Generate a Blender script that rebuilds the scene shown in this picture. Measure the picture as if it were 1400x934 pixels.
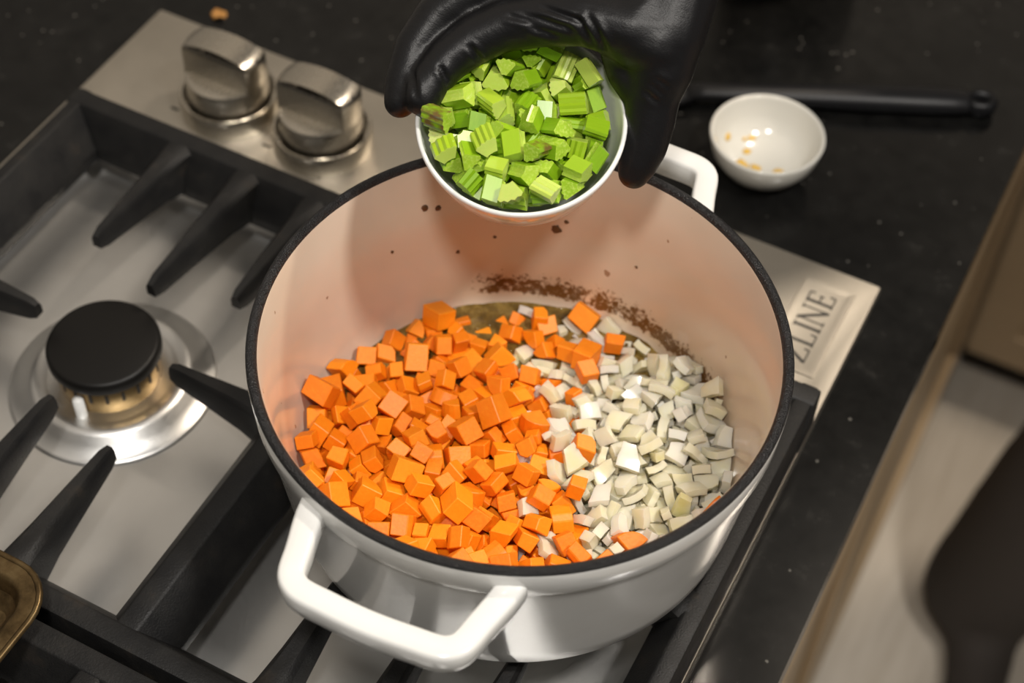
import bpy, bmesh, math, random
from mathutils import Vector, Matrix, Quaternion
sc = bpy.context.scene
for o in list(bpy.data.objects): bpy.data.objects.remove(o)
COL = sc.collection

# ---------------------------------------------------------------- camera
cam_d = bpy.data.cameras.new('camera'); cam = bpy.data.objects.new('camera', cam_d); COL.objects.link(cam)
cr, cu, cf = Vector((.886717,.461411,.028851)), Vector((-.375131,.681627,.62822)), Vector((-.270202,.567877,-.7775))
M = Matrix((cr, cu, -cf)).transposed().to_4x4(); M.translation = Vector((.59863,-.67548,.72834))
cam.matrix_world = M
cam_d.sensor_width = 36; cam_d.sensor_fit = 'HORIZONTAL'; cam_d.lens = 2223.77/1400*36
cam_d.clip_start = .02; cam_d.clip_end = 30
cam_d.dof.use_dof = True; cam_d.dof.focus_distance = .745; cam_d.dof.aperture_fstop = 6.3
sc.camera = cam
# ---------------------------------------------------------------- world, lights, exposure
w = bpy.data.worlds.new('world'); sc.world = w; w.use_nodes = True
w.node_tree.nodes['Background'].inputs[0].default_value = (1,.93,.84,1)
w.node_tree.nodes['Background'].inputs[1].default_value = .12
def ceiling_lamp(loc, aim, size, watts, color):
    d = bpy.data.lights.new('ceiling_downlight','AREA'); d.shape='DISK'; d.size=size; d.energy=watts; d.color=color
    o = bpy.data.objects.new('ceiling_downlight', d); COL.objects.link(o); o.location=loc
    o.rotation_euler=(Vector(aim)-Vector(loc)).to_track_quat('-Z','Y').to_euler(); return o
WARM=(1,.86,.70)
ceiling_lamp((.75,.67,1.5),(.60,.45,-.5),.14,14,WARM)      # downlight over the corner past the stove
ceiling_lamp((1.15,-.30,1.5),(.38,-.25,.05),.15,15,(1,.95,.885))    # downlight over the cook's side
ceiling_lamp((.62,-.85,1.5),(.50,-.1,-.1),.16,11,(1,.95,.885))       # downlight over the near end
sc.view_settings.view_transform='Standard'; sc.view_settings.look='None'; sc.view_settings.gamma=1
sc.view_settings.exposure=0.0
try: sc.view_settings.use_curve_mapping=False
except Exception: pass
sc.cycles.use_denoising=True

# ---------------------------------------------------------------- helpers
def obj(name, me, mat=None, parent=None, smooth=False, ang=None):
    if isinstance(me, bmesh.types.BMesh):
        bm=me; bmesh.ops.recalc_face_normals(bm,faces=bm.faces); me=bpy.data.meshes.new(name); bm.to_mesh(me); bm.free()
    o=bpy.data.objects.new(name,me); COL.objects.link(o)
    if mat is not None and not me.materials:
        for m in (mat if isinstance(mat,(list,tuple)) else [mat]): me.materials.append(m)
    if parent: o.parent=parent
    if smooth or ang:
        me.shade_smooth()
        if ang: me.set_sharp_from_angle(angle=math.radians(ang))
    return o
def tag(o,label=None,cat=None,group=None,kind=None):
    if label: o['label']=label
    if cat: o['category']=cat
    if group: o['group']=group
    if kind: o['kind']=kind
    return o
def thing(name,label,cat,loc=(0,0,0),rz=0,group=None):
    o=bpy.data.objects.new(name,None); COL.objects.link(o); o.location=loc; o.rotation_euler=(0,0,rz); o.empty_display_size=.02
    return tag(o,label,cat,group)
def box_bm(a,b,bev=0,bm=None):
    n=bm is None
    bm=bm or bmesh.new()
    vs=[bm.verts.new((x,y,z)) for x in (a[0],b[0]) for y in (a[1],b[1]) for z in (a[2],b[2])]
    fs=[bm.faces.new([vs[i] for i in q]) for q in ((0,1,3,2),(4,6,7,5),(0,4,5,1),(2,3,7,6),(0,2,6,4),(1,5,7,3))]
    if bev:
        es=set(e for f in fs for e in f.edges)
        bmesh.ops.bevel(bm,geom=list(es),offset=bev,segments=2,affect='EDGES',profile=.5)
    return bm
def lathe_bm(prof,n=96,bm=None):
    bm=bm or bmesh.new(); rows=[]
    for r,z in prof:
        if r<1e-6: rows.append([bm.verts.new((0,0,z))])
        else: rows.append([bm.verts.new((r*math.cos(2*math.pi*k/n),r*math.sin(2*math.pi*k/n),z)) for k in range(n)])
    for A,B in zip(rows,rows[1:]):
        for k in range(n):
            k2=(k+1)%n
            if len(A)==1 and len(B)==1: continue
            if len(A)==1: bm.faces.new((A[0],B[k2],B[k]))
            elif len(B)==1: bm.faces.new((A[k],A[k2],B[0]))
            else: bm.faces.new((A[k],A[k2],B[k2],B[k]))
    return bm
def rrect(x0,x1,y0,y1,r,n=6):
    out=[]
    for cx,cy,a0 in ((x1-r,y1-r,0),(x0+r,y1-r,90),(x0+r,y0+r,180),(x1-r,y0+r,270)):
        for k in range(n+1):
            a=math.radians(a0+90*k/n); out.append((cx+r*math.cos(a),cy+r*math.sin(a)))
    return out
def loops_bm(loops,cap0=False,cap1=False,close=False):
    """loops: lists of 3-D points with equal counts, skinned in order"""
    bm=bmesh.new(); L=[[bm.verts.new(p) for p in lp] for lp in loops]; n=len(L[0])
    pairs=list(zip(L,L[1:]))+([(L[-1],L[0])] if close else [])
    for A,B in pairs:
        for k in range(n): bm.faces.new((A[k],A[(k+1)%n],B[(k+1)%n],B[k]))
    if cap0: bm.faces.new(L[0][::-1])
    if cap1: bm.faces.new(L[-1])
    return bm
def cone_chain(bm,pts,seg=14):
    """rounded tapering limb through (x,y,z,r) points: one closed tube with domed ends per span pair"""
    for (a,b) in zip(pts,pts[1:]):
        A,B=Vector(a[:3]),Vector(b[:3]); d=B-A; L=d.length
        if L<1e-6: continue
        q=d.to_track_quat('Z','Y').to_matrix()
        prof=[]
        for k in range(5):
            t=math.radians(-90+22.5*k); prof.append((a[3]*math.cos(t) if k else 0,a[3]*math.sin(t)))
        for k in range(1,6):
            t=math.radians(-22.5+22.5*k) ; prof.append((b[3]*math.cos(t) if k<5 else 0,L+b[3]*math.sin(t)))
        tmp=lathe_bm(prof,seg)
        me=bpy.data.meshes.new('t'); 
        for v in tmp.verts: v.co=q@v.co+A
        tmp.to_mesh(me); tmp.free(); bm.from_mesh(me); bpy.data.meshes.remove(me)
def fuse(name,bm,voxel,smooth_it,fac=.5):
    """voxel-remesh overlapping closed shells into one continuous skin, then relax it"""
    bmesh.ops.recalc_face_normals(bm,faces=bm.faces)
    me=bpy.data.meshes.new(name); bm.to_mesh(me); bm.free()
    o=bpy.data.objects.new(name,me); COL.objects.link(o)
    m=o.modifiers.new('r','REMESH'); m.mode='VOXEL'; m.voxel_size=voxel; m.use_smooth_shade=True
    s=o.modifiers.new('s','SMOOTH'); s.factor=fac; s.iterations=smooth_it
    dg=bpy.context.evaluated_depsgraph_get(); me2=bpy.data.meshes.new_from_object(o.evaluated_get(dg))
    bpy.data.objects.remove(o); bpy.data.meshes.remove(me); me2.name=name; me2.shade_smooth()
    return me2
# ---------------------------------------------------------------- materials
class NT:
    def __init__(s,name,**kw):
        s.m=bpy.data.materials.new(name); s.m.use_nodes=True; s.t=s.m.node_tree; s.b=s.t.nodes['Principled BSDF']
        for k,v in kw.items(): s.set(k,v)
    def set(s,k,v):
        i=s.b.inputs[k.replace('_',' ')]
        i.default_value=(*v,1) if isinstance(v,tuple) and len(v)==3 and i.type=='RGBA' else v
    def n(s,typ,**kw):
        x=s.t.nodes.new('ShaderNode'+typ)
        for k,v in kw.items():
            if k in x.inputs: x.inputs[k].default_value=v
            else: setattr(x,k,v)
        return x
    def l(s,a,b): s.t.links.new(a,b)
    def coord(s,kind='Object',scale=(1,1,1)):
        c=s.n('TexCoord'); mp=s.n('Mapping'); mp.inputs['Scale'].default_value=scale; s.l(c.outputs[kind],mp.inputs[0]); return mp.outputs[0]
    def noise(s,scale,detail=3,rough=.5,co=None,vec=(1,1,1)):
        x=s.n('TexNoise'); x.inputs['Scale'].default_value=scale; x.inputs['Detail'].default_value=detail; x.inputs['Roughness'].default_value=rough
        s.l(co or s.coord(scale=vec),x.inputs['Vector']); return x.outputs['Fac']
    def ramp(s,fac,stops):
        x=s.n('ValToRGB'); e=x.color_ramp.elements
        while len(e)<len(stops): e.new(.5)
        for q,(p,c) in zip(e,stops): q.position=p; q.color=(*c,1) if len(c)==3 else c
        s.l(fac,x.inputs[0]); return x.outputs[0]
    def mix(s,fac,a,b,typ='MIX'):
        x=s.n('Mix'); x.data_type='RGBA'; x.blend_type=typ
        for i,v in ((0,fac),(6,a),(7,b)):
            if hasattr(v,'is_output'): s.l(v,x.inputs[i])
            else: x.inputs[i].default_value=(*v,1) if isinstance(v,tuple) else v
        return x.outputs[2]
    def math(s,op,a,b=0.0):
        x=s.n('Math'); x.operation=op
        for i,v in enumerate((a,b)):
            if hasattr(v,'is_output'): s.l(v,x.inputs[i])
            else: x.inputs[i].default_value=v
        return x.outputs[0]
    def rng(s,v,a,b,c=0.,d=1.):
        x=s.n('MapRange'); s.l(v,x.inputs[0])
        for i,q in enumerate((a,b,c,d)): x.inputs[i+1].default_value=q
        return x.outputs[0]
    def col(s,o): s.l(o,s.b.inputs['Base Color'])
    def bump(s,h,strength=.3,dist=.001):
        x=s.n('Bump'); x.inputs['Strength'].default_value=strength; x.inputs['Distance'].default_value=dist
        s.l(h,x.inputs['Height']); s.l(x.outputs[0],s.b.inputs['Normal'])
def granite():
    t=NT('granite',Roughness=.16,Specular_IOR_Level=.3)
    v=t.n('TexVoronoi'); v.inputs['Scale'].default_value=330; t.l(t.coord(),v.inputs['Vector'])
    rnd=t.n('SeparateColor'); t.l(v.outputs['Color'],rnd.inputs[0])
    sp=t.math('GREATER_THAN',rnd.outputs[0],.988); near=t.math('LESS_THAN',v.outputs['Distance'],.32); sp=t.math('MULTIPLY',sp,near)
    base=t.ramp(t.noise(55,6,.65),[(.3,(.004,.004,.0039)),(.62,(.009,.0088,.0083)),(.8,(.026,.025,.023))])
    t.col(t.mix(sp,base,(.10,.095,.085))); return t.m
def steel(name,c,rough,vec):
    t=NT(name,Metallic=1.0,Base_Color=c,Roughness=rough)
    h=t.noise(300,3,.6,vec=vec); t.l(t.rng(h,.3,.7,rough-.07,rough+.09),t.b.inputs['Roughness']); t.bump(h,.08,.0004)
    t.col(t.mix(t.rng(t.noise(18,4),.45,.75),c,tuple(x*.86 for x in c))); return t.m
def cast_iron():
    t=NT('cast_iron',Roughness=.5,Specular_IOR_Level=.28)
    n=t.noise(900,3,.6); big=t.noise(45,4,.6)
    t.col(t.ramp(big,[(.35,(.009,.009,.0095)),(.6,(.014,.0135,.013)),(.78,(.032,.025,.019))])); t.bump(n,.5,.0006)
    t.l(t.rng(big,.3,.7,.42,.62),t.b.inputs['Roughness']); return t.m
def plain(name,c,rough,**kw): return NT(name,Base_Color=c,Roughness=rough,**kw).m
def enamel_white():
    t=NT('white_enamel',Roughness=.16,Coat_Weight=.4,Coat_Roughness=.06)
    t.col(t.ramp(t.noise(14,4,.6),[(.4,(.80,.80,.78)),(.75,(.73,.72,.69))])); t.bump(t.noise(160,2),.05,.0005); return t.m
def enamel_tan():
    t=NT('stained_tan_enamel',Roughness=.22,Coat_Weight=.25,Coat_Roughness=.1)
    c=t.n('TexCoord'); xyz=t.n('SeparateXYZ'); t.l(c.outputs['Object'],xyz.inputs[0])
    base=t.ramp(t.noise(11,3,.6),[(.35,(.68,.565,.455)),(.7,(.60,.48,.37))])
    # browned fond baked on just above the food line, mostly on the wall away from the cook's near side
    zband=t.math('MULTIPLY',t.rng(xyz.outputs[2],.0165,.023),t.rng(xyz.outputs[2],.050,.028))
    far=t.math('MULTIPLY',t.rng(xyz.outputs[1],.045,.075),t.rng(xyz.outputs[0],-.095,-.06))
    m=t.math('MULTIPLY',zband,far)
    nz=t.noise(340,5,.75); blot=t.noise(75,3,.6)
    thr=t.math('SUBTRACT',.83,t.math('MULTIPLY',m,.40))
    spots=t.rng(t.math('SUBTRACT',t.math('ADD',t.math('MULTIPLY',nz,.66),t.math('MULTIPLY',blot,.36)),thr),0,.07)
    film=t.math('MULTIPLY',m,.38)
    few=t.math('GREATER_THAN',t.noise(120,2,.5),.755)
    cc=t.mix(film,base,(.52,.32,.14)); cc=t.mix(spots,cc,(.15,.068,.02)); cc=t.mix(t.math('MULTIPLY',few,.75),cc,(.22,.10,.04))
    t.col(cc); return t.m
def black_rim():
    t=NT('bare_iron_rim',Base_Color=(.008,.008,.009),Roughness=.3,Specular_IOR_Level=.45); t.bump(t.noise(1400,2,.6),.9,.0012); return t.m
def juices():
    t=NT('cooking_juices',Roughness=.07,Specular_IOR_Level=.6)
    a=t.noise(75,5,.65)
    t.col(t.ramp(a,[(.3,(.055,.028,.006)),(.48,(.14,.085,.018)),(.62,(.27,.18,.05)),(.75,(.46,.37,.17))]))
    t.bump(t.noise(260,4,.65),.6,.0016); return t.m
def carrot_mat():
    t=NT('carrot',Roughness=.5,Subsurface_Weight=.2,Subsurface_Scale=.002); t.set('Subsurface_Radius',(1,.5,.1))
    oi=t.n('ObjectInfo')
    a=t.ramp(oi.outputs['Random'],[(0,(.83,.205,.002)),(.5,(.90,.25,.003)),(1,(.95,.30,.005))])
    t.col(t.mix(t.math('MULTIPLY',t.rng(t.noise(420,3),.45,.8),.25),a,(.96,.40,.02))); t.bump(t.noise(700,3),.25,.0005); return t.m
def onion_mat():
    t=NT('onion',Roughness=.2,Subsurface_Weight=.6,Subsurface_Scale=.008,Transmission_Weight=.2,Coat_Weight=.5,Coat_Roughness=.07); t.set('Subsurface_Radius',(1,.9,.65))
    oi=t.n('ObjectInfo')
    a=t.ramp(oi.outputs['Random'],[(0,(.94,.88,.63)),(.35,(.93,.83,.52)),(.6,(.96,.92,.75)),(.85,(.96,.86,.72)),(1,(.88,.80,.36))])
    t.col(t.mix(t.math('MULTIPLY',t.rng(t.noise(120,2),.4,.7),.5),a,(.96,.92,.78))); return t.m
def celery_skin():
    t=NT('celery_skin',Coat_Weight=.35,Coat_Roughness=.08,Roughness=.3,Subsurface_Weight=.2,Subsurface_Scale=.003); t.set('Subsurface_Radius',(.5,1,.15))
    oi=t.n('ObjectInfo')
    a=t.ramp(oi.outputs['Random'],[(0,(.16,.34,.004)),(.5,(.24,.43,.006)),(.86,(.36,.52,.02)),(1,(.60,.68,.17))])
    st=t.noise(1,2,co=t.coord(scale=(1100,1100,50))); t.col(t.mix(t.math('MULTIPLY',st,.5),a,(.36,.55,.03))); return t.m
def celery_cut():
    t=NT('celery_cut_face',Coat_Weight=.3,Coat_Roughness=.1,Roughness=.3,Subsurface_Weight=.35,Subsurface_Scale=.003); t.set('Subsurface_Radius',(.6,1,.2))
    oi=t.n('ObjectInfo')
    a=t.ramp(oi.outputs['Random'],[(0,(.31,.50,.024)),(.5,(.42,.60,.05)),(.86,(.55,.69,.12)),(1,(.78,.80,.36))])
    t.col(t.mix(t.rng(t.noise(900,2),.45,.75),a,(.55,.70,.14))); return t.m
def glove_mat():
    t=NT('black_nitrile',Base_Color=(.005,.005,.0057),Roughness=.40,Specular_IOR_Level=.34)
    wr=t.noise(1,3,.6,co=t.coord(scale=(95,260,95))); t.bump(t.math('ADD',t.math('MULTIPLY',wr,.8),t.math('MULTIPLY',t.noise(1500,2),.25)),.22,.0016); return t.m
def wood_floor():
    t=NT('pale_oak',Roughness=.42)
    oi=t.n('ObjectInfo'); a=t.ramp(t.noise(9,4,.6,vec=(9,1,1)),[(.3,(.66,.59,.49)),(.7,(.80,.73,.63))])
    t.col(t.mix(t.math('MULTIPLY',oi.outputs['Random'],.45),a,(.52,.44,.35))); return t.m
def cab_paint():
    t=NT('tan_cabinet_paint',Roughness=.4); t.col(t.ramp(t.noise(6,3),[(.3,(.40,.29,.17)),(.7,(.46,.34,.21))])); return t.m
G=dict(granite=granite(),strip=steel('brushed_steel',(.52,.48,.415),.42,(1,40,1)),tray=steel('satin_steel',(.76,.755,.74),.36,(30,1,1)),
 knob=steel('knob_steel',(.60,.56,.49),.24,(1,1,60)),iron=cast_iron(),white=enamel_white(),tan=enamel_tan(),rim=black_rim(),juice=juices(),
 carrot=carrot_mat(),onion=onion_mat(),cskin=celery_skin(),ccut=celery_cut(),glove=glove_mat(),floor=wood_floor(),cab=cab_paint(),
 cap=plain('burner_cap_enamel',(.006,.0055,.005),.42,Specular_IOR_Level=.25),brass=steel('heat_tinted_brass',(.36,.25,.12),.3,(1,1,20)),
 dark=plain('dark_gap_and_toe_shade',(.02,.018,.015),.7),ink=plain('black_fill',(.012,.011,.01),.5),ceramic=plain('white_porcelain',(.68,.66,.60),.14,Coat_Weight=.5,Coat_Roughness=.04),
 bowlw=plain('white_bowl_glaze',(.86,.86,.84),.14,Coat_Weight=.4),rubber=plain('black_silicone',(.008,.008,.009),.42,Specular_IOR_Level=.3),
 bronze=None,cloth=None,wall=plain('wall_paint',(.36,.34,.31),.7),skin=plain('skin',(.55,.33,.24),.5),hair=plain('hair',(.03,.02,.012),.5),
 yolk=plain('yellow_residue',(.70,.44,.07),.3),crumb_dark=plain('burnt_fond',(.10,.045,.015),.5),crumb=plain('toasted_crumb',(.42,.20,.05),.6),browned=plain('browned_celery',(.30,.17,.04),.45))
def bronze():
    t=NT('browned_pan_metal',Metallic=.85,Roughness=.34); n=t.noise(35,6,.7)
    t.col(t.ramp(n,[(.3,(.03,.018,.007)),(.5,(.15,.10,.045)),(.75,(.27,.20,.10))])); return t.m
def cloth():
    t=NT('charcoal_cloth',Base_Color=(.055,.046,.040),Roughness=.85); t.bump(t.noise(400,2),.3,.001); return t.m
G['bronze']=bronze(); G['cloth']=cloth()
# ================================================================ the setting
FZ=-.91
fl=tag(obj('floor',box_bm((.30,-1.6,FZ-.03),(2.6,1.5,FZ-.004)),G['dark']),'pale oak plank floor below the counter',kind='structure')
pm={}
for i in range(13):
    x0=.34+i*.17; y=-1.6-(i%3)*.37
    while y<1.48:
        y1=min(y+1.1,1.48); ya=max(y,-1.6)
        if y1-ya>.1: obj('plank',box_bm((x0+.001,ya+.001,FZ-.006),(x0+.169,y1-.001,FZ),.0012),G['floor'],fl)
        y+=1.1
tag(obj('wall_back',box_bm((-.24,-1.6,FZ),(-.16,1.5,1.55)),G['wall']),'beige wall behind the counter',kind='structure')
tag(obj('wall_end',box_bm((-.16,1.40,FZ),(2.6,1.48,1.55)),G['wall']),'beige wall past the far counter',kind='structure')
# worktop with the cut-out for the cooktop
CT=-.006; bm=bmesh.new(); hx0,hx1,hy0,hy1=.02,.50,-.755,-.02
for a,b in (((-.16,-1.6),(hx0,1.40)),((hx1,-1.6),(.561,1.40)),((hx0,-1.6),(hx1,hy0)),((hx0,hy1),(hx1,1.40))):
    box_bm((a[0],a[1],CT-.03),(b[0],b[1],CT),0,bm)
bmesh.ops.remove_doubles(bm,verts=bm.verts,dist=1e-5)
ct=tag(obj('countertop',bm,G['granite']),'polished black speckled granite countertop around the cooktop','countertop')
tag(obj('countertop',box_bm((.561,.685,CT-.03),(2.5,1.40,CT),.002),G['granite']),'black granite countertop of the far cabinet run','countertop')
def cabinet(name,label,a,b,face,n):
    """carcass a..b, shaker doors on one face, recessed plinth"""
    t=thing(name,label,'cabinet',(a[0],a[1],FZ))
    L=Vector((a[0],a[1],FZ))
    def part(nm,p,q,m,bev=.002,par=t): 
        o=obj(nm,box_bm(Vector(p)-L,Vector(q)-L,bev),m,par); return o
    z0,z1=FZ+.10,CT-.031
    part('carcass',(a[0],a[1],z0),(b[0],b[1],z1),G['cab'])
    if face=='x': part('plinth',(a[0],a[1],FZ),(b[0]-.06,b[1],z0),G['dark'])  # plinth coloured near-black to stand for the toe-kick shade
    else: part('plinth',(a[0],a[1]+.06,FZ),(b[0],b[1],z0),G['dark'])
    lo,hi=(a[1],b[1]) if face=='x' else (a[0],b[0])
    w=(hi-lo)/n
    for i in range(n):
        s0,s1=lo+i*w+.004,lo+(i+1)*w-.004
        for dz0,dz1,nm in ((z0+.01,z1-.19,'door'),(z1-.18,z1-.02,'drawer')):
            def pt(s,d,z): return (b[0]+d,s,z) if face=='x' else (s,a[1]-d,z)
            def slab(nm2,s_0,s_1,d0,d1,za,zb,m=G['cab'],par=t):
                p,q=pt(s_0,d0,za),pt(s_1,d1,zb)
                return part(nm2,[min(x,y) for x,y in zip(p,q)],[max(x,y) for x,y in zip(p,q)],m,.0015,par)
            d=slab(nm,s0,s1,0,.012,dz0,dz1)
            f=.05 if nm=='door' else .03
            for q in ((s0,s1,dz0,dz0+f),(s0,s1,dz1-f,dz1),(s0,s0+f,dz0+f,dz1-f),(s1-f,s1,dz0+f,dz1-f)):
                slab('frame_rail',q[0],q[1],.012,.02,q[2],q[3],G['cab'],d)
            kb=lathe_bm([(0,.026),(.010,.025),(.014,.019),(.011,.012),(.005,.008),(.006,0)],20)
            if face=='x': continue
            k=obj('door_knob',kb,G['knob'],d,smooth=True)
            k.rotation_euler=(0,math.pi/2,0) if face=='x' else (math.pi/2,0,0)
            k.location=Vector(pt(s1-.028 if nm=='door' else (s0+s1)/2,.02,dz1-.06 if nm=='door' else (dz0+dz1)/2))-L
    return t
cabinet('base_cabinet','tan base cabinet run under the cooktop counter',(-.16,-1.55),(.532,.688),'x',4)
cabinet('base_cabinet','tan base cabinet with plinth darkened for toe-kick shade past the stove corner',(.552,.715),(2.3,1.38),'y',4)

# ================================================================ gas cooktop
ck=thing('gas_cooktop','stainless steel gas cooktop set into the granite','cooktop',(0,0,0))
def Z(poly,z): return [(x,y,z) for x,y in poly]
N=8
lp=[Z(rrect(.001,.519,-.759,-.001,.0015,N),CT-.002),Z(rrect(0,.52,-.76,0,.0015,N),CT+.001),Z(rrect(0,.52,-.76,0,.0015,N),-.0012),Z(rrect(.0008,.5192,-.7592,-.0008,.0015,N),0),
    Z(rrect(.034,.503,-.742,-.128,.024,N),0),Z(rrect(.0355,.5015,-.7405,-.1295,.023,N),-.0006),Z(rrect(.0375,.4995,-.7385,-.1315,.022,N),-.0028),
    Z(rrect(.040,.497,-.736,-.134,.021,N),-.0058),Z(rrect(.045,.492,-.731,-.139,.018,N),-.0085),Z(rrect(.051,.486,-.725,-.145,.016,N),-.0097),Z(rrect(.060,.477,-.716,-.154,.012,N),-.0100)]
bm=loops_bm(lp,cap1=True)
for f in bm.faces:
    c=f.calc_center_median(); f.material_index=1 if c.z<-.0002 and .036<c.x<.5 and c.y<-.13 else 0
obj('deck',bm,[G['strip'],G['tray']],ck,ang=38)
# knobs
def knob(x,y,rz):
    k=obj('knob',lathe_bm([(.0278,0),(.0280,.001),(.0280,.0105),(.0272,.0118),(.0258,.0118),(.0255,.0108),(.0255,.002),(0,.002)],64),G['knob'],ck,ang=40)
    k.location=(x,y,0); k.rotation_euler=(0,0,rz); k.scale=(1.14,1.14,1.24)
    body=obj('knob_body',lathe_bm([(.0232,.002),(.0232,.0225),(.0226,.0240),(.0212,.0245),(0,.0245)],64),G['knob'],k,ang=40)
    hw=.0098; r=.0231; a=math.asin(hw/r); pl=[]
    for s in (1,-1):
        for i in range(9):
            t=-a+2*a*i/8; pl.append((s*r*math.cos(t),s*r*math.sin(t)))
    top=[]; 
    bm=bmesh.new(); n=len(pl)
    rows=[]
    for sc_,z in ((1.06,.0236),(1.0,.0262),(1.0,.0405),(.975,.0425),(.93,.0434)):
        row=[]
        for x_,y_ in pl:
            yy=y_*sc_ if z<.03 else y_*(1-(1-sc_)*1.2); xx=x_*(1 if z<.03 else 1-(1-sc_)*.8)
            dome=0 if z<.03 else -.0042*(xx/r)**2
            row.append(bm.verts.new((xx,yy,z+dome)))
        rows.append(row)
    for A,B in zip(rows,rows[1:]):
        for i in range(n): bm.faces.new((A[i],A[(i+1)%n],B[(i+1)%n],B[i]))
    # domed top in strips
    T=rows[-1]
    for i in range(8): pass
    m=n//2
    # halves: T[0..8] at +x end (y from -hw to hw), T[9..17] at -x end (y from hw to -hw)
    prev=[T[i] for i in range(9)]
    last=[T[17-i] for i in range(9)]
    for sgm in range(1,8):
        f=sgm/8; row=[]
        for i in range(9):
            p=prev0[i].co.lerp(last[i].co,f) if sgm>1 else prev[i].co.lerp(last[i].co,f)
            row.append(p)
        if sgm==1: prev0=prev
        cur=[]
        for i,p in enumerate(row):
            cur.append(bm.verts.new((p.x,p.y,.0434-.0042*(p.x/r)**2)))
        for i in range(8): bm.faces.new((prev[i],prev[i+1],cur[i+1],cur[i]))
        if sgm==1:
            pass
        # stitch along the long sides through boundary edges of row T
        prev=cur
    for i in range(8): bm.faces.new((prev[i],prev[i+1],last[i+1],last[i]))
    obj('grip',bm,G['knob'],k,ang=40)
    pb=obj('pointer',box_bm((.019,-.0008,.0392),(.0225,.0008,.0400)),G['ink'],k)
    return k
knob(.0960,-.0580,0); knob(.1650,-.0570,0)
for x in (.0925,.1625):    # small printed marks beside the knobs
    for dx,dy in ((-.030,-.028),(.012,-.036)):
        obj('dial_mark',box_bm((x+dx,-.05+dy,0),(x+dx+.006,-.05+dy+.0018,.00025)),G['ink'],ck)
# burners
def burner(x,y):
    b=obj('burner',lathe_bm([(.0585,-.0098),(.0580,-.0088),(.0565,-.0082),(.0545,-.0076),(.0490,-.0040),(.0455,-.0008),(.0430,.0008),(.0405,.0008),(.036,-.0004),(.0345,-.001),(0,-.001)],72),G['tray'],ck,ang=50)
    b.location=(x,y,0)
    obj('burner_ring',lathe_bm([(.0285,-.0012),(.0287,.0160),(.0280,.0170),(0,.0170)],48),G['brass'],b,ang=40)
    for k in range(20):
        a=k*math.tau/20; o=obj('flame_port',PORT,G['dark'],b); o.location=(.0283*math.cos(a),.0283*math.sin(a),.0110); o.rotation_euler=(0,0,a)
    obj('igniter',lathe_bm([(.0032,-.001),(.003,.013),(0,.0135)],12),G['bowlw'],b,smooth=True).location=(.004,-.0318,0)
    obj('burner_cap',lathe_bm([(.0285,.0173),(.0308,.0177),(.0315,.0190),(.0315,.0240),(.0305,.0258),(.0288,.0265),(0,.0272)],72),G['cap'],b,ang=45)
    return b
_b=box_bm((-.0006,-.0009,-.0035),(.0007,.0009,.0035)); PORT=bpy.data.meshes.new('flame_port'); _b.to_mesh(PORT); _b.free(); PORT.materials.append(G['dark'])
burner(.1575,-.2715); burner(.403,-.2715)
# maker's plate with its lettering
pl=obj('logo_plate',loops_bm([Z(rrect(.4765,.5085,-.0855,-.0135,.0008,2),0.0),Z(rrect(.4768,.5082,-.0852,-.0138,.0008,2),.0009),Z(rrect(.4782,.5068,-.0838,-.0152,.0006,2),.0009),Z(rrect(.4812,.5038,-.0808,-.0182,.0005,2),.0003)],cap1=True),G['strip'],ck,ang=20)
def strokes(ch):
    # serif capitals on a unit-high grid: (x0,y0,x1,y1,width)
    T,t=.13,.055; s=[]
    def serif(x,y,w=.26): s.append((x-w/2,y,x+w/2,y,t))
    if ch=='Z': s+=[(.05,.97,.72,.97,t),(.03,.03,.75,.03,t),(.70,.95,.07,.05,T),(.05,.97,.05,.80,t),(.75,.03,.75,.22,t)]; w=.8
    if ch=='L': s+=[(.15,0,.15,1,T),(.15,.03,.66,.03,t),(.66,.03,.66,.25,t)]; serif(.15,.97); serif(.15,.03); w=.7
    if ch=='I': s+=[(.15,0,.15,1,T)]; serif(.15,.97); serif(.15,.03); w=.3
    if ch=='N': s+=[(.12,0,.12,1,t),(.80,0,.80,1,t),(.10,.98,.80,.02,T)]; serif(.12,.03,.24); serif(.80,.97,.24); serif(.08,.97,.16); w=.92
    if ch=='E': s+=[(.15,0,.15,1,T),(.15,.97,.62,.97,t),(.15,.52,.52,.52,t),(.15,.03,.66,.03,t),(.62,.97,.62,.78,t),(.66,.03,.66,.24,t),(.52,.43,.52,.61,t)]; serif(.15,.97); serif(.15,.03); w=.7
    return s,w
yy=-.0778; Hh=.0165; Wh=.0140
for ch in 'ZLINE':
    s,wd=strokes(ch); bm=bmesh.new()
    for i,(x0,y0,x1,y1,tk) in enumerate(s):
        a,b=Vector((x0,y0)),Vector((x1,y1)); d=(b-a).normalized(); nn=Vector((-d.y,d.x))*tk/2
        q=[a-nn,b-nn,b+nn,a+nn]
        lo=[bm.verts.new((.4998-v.y*Hh,yy+v.x*Wh,.0003)) for v in q]; hi=[bm.verts.new((.4998-v.y*Hh,yy+v.x*Wh,.0006+.00002*i)) for v in q]
        bm.faces.new(hi)
        for k in range(4): bm.faces.new((lo[k],lo[(k+1)%4],hi[(k+1)%4],hi[k]))
    o=obj('letter',bm,G['ink'],pl); yy+=(wd+.13)*Wh

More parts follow.
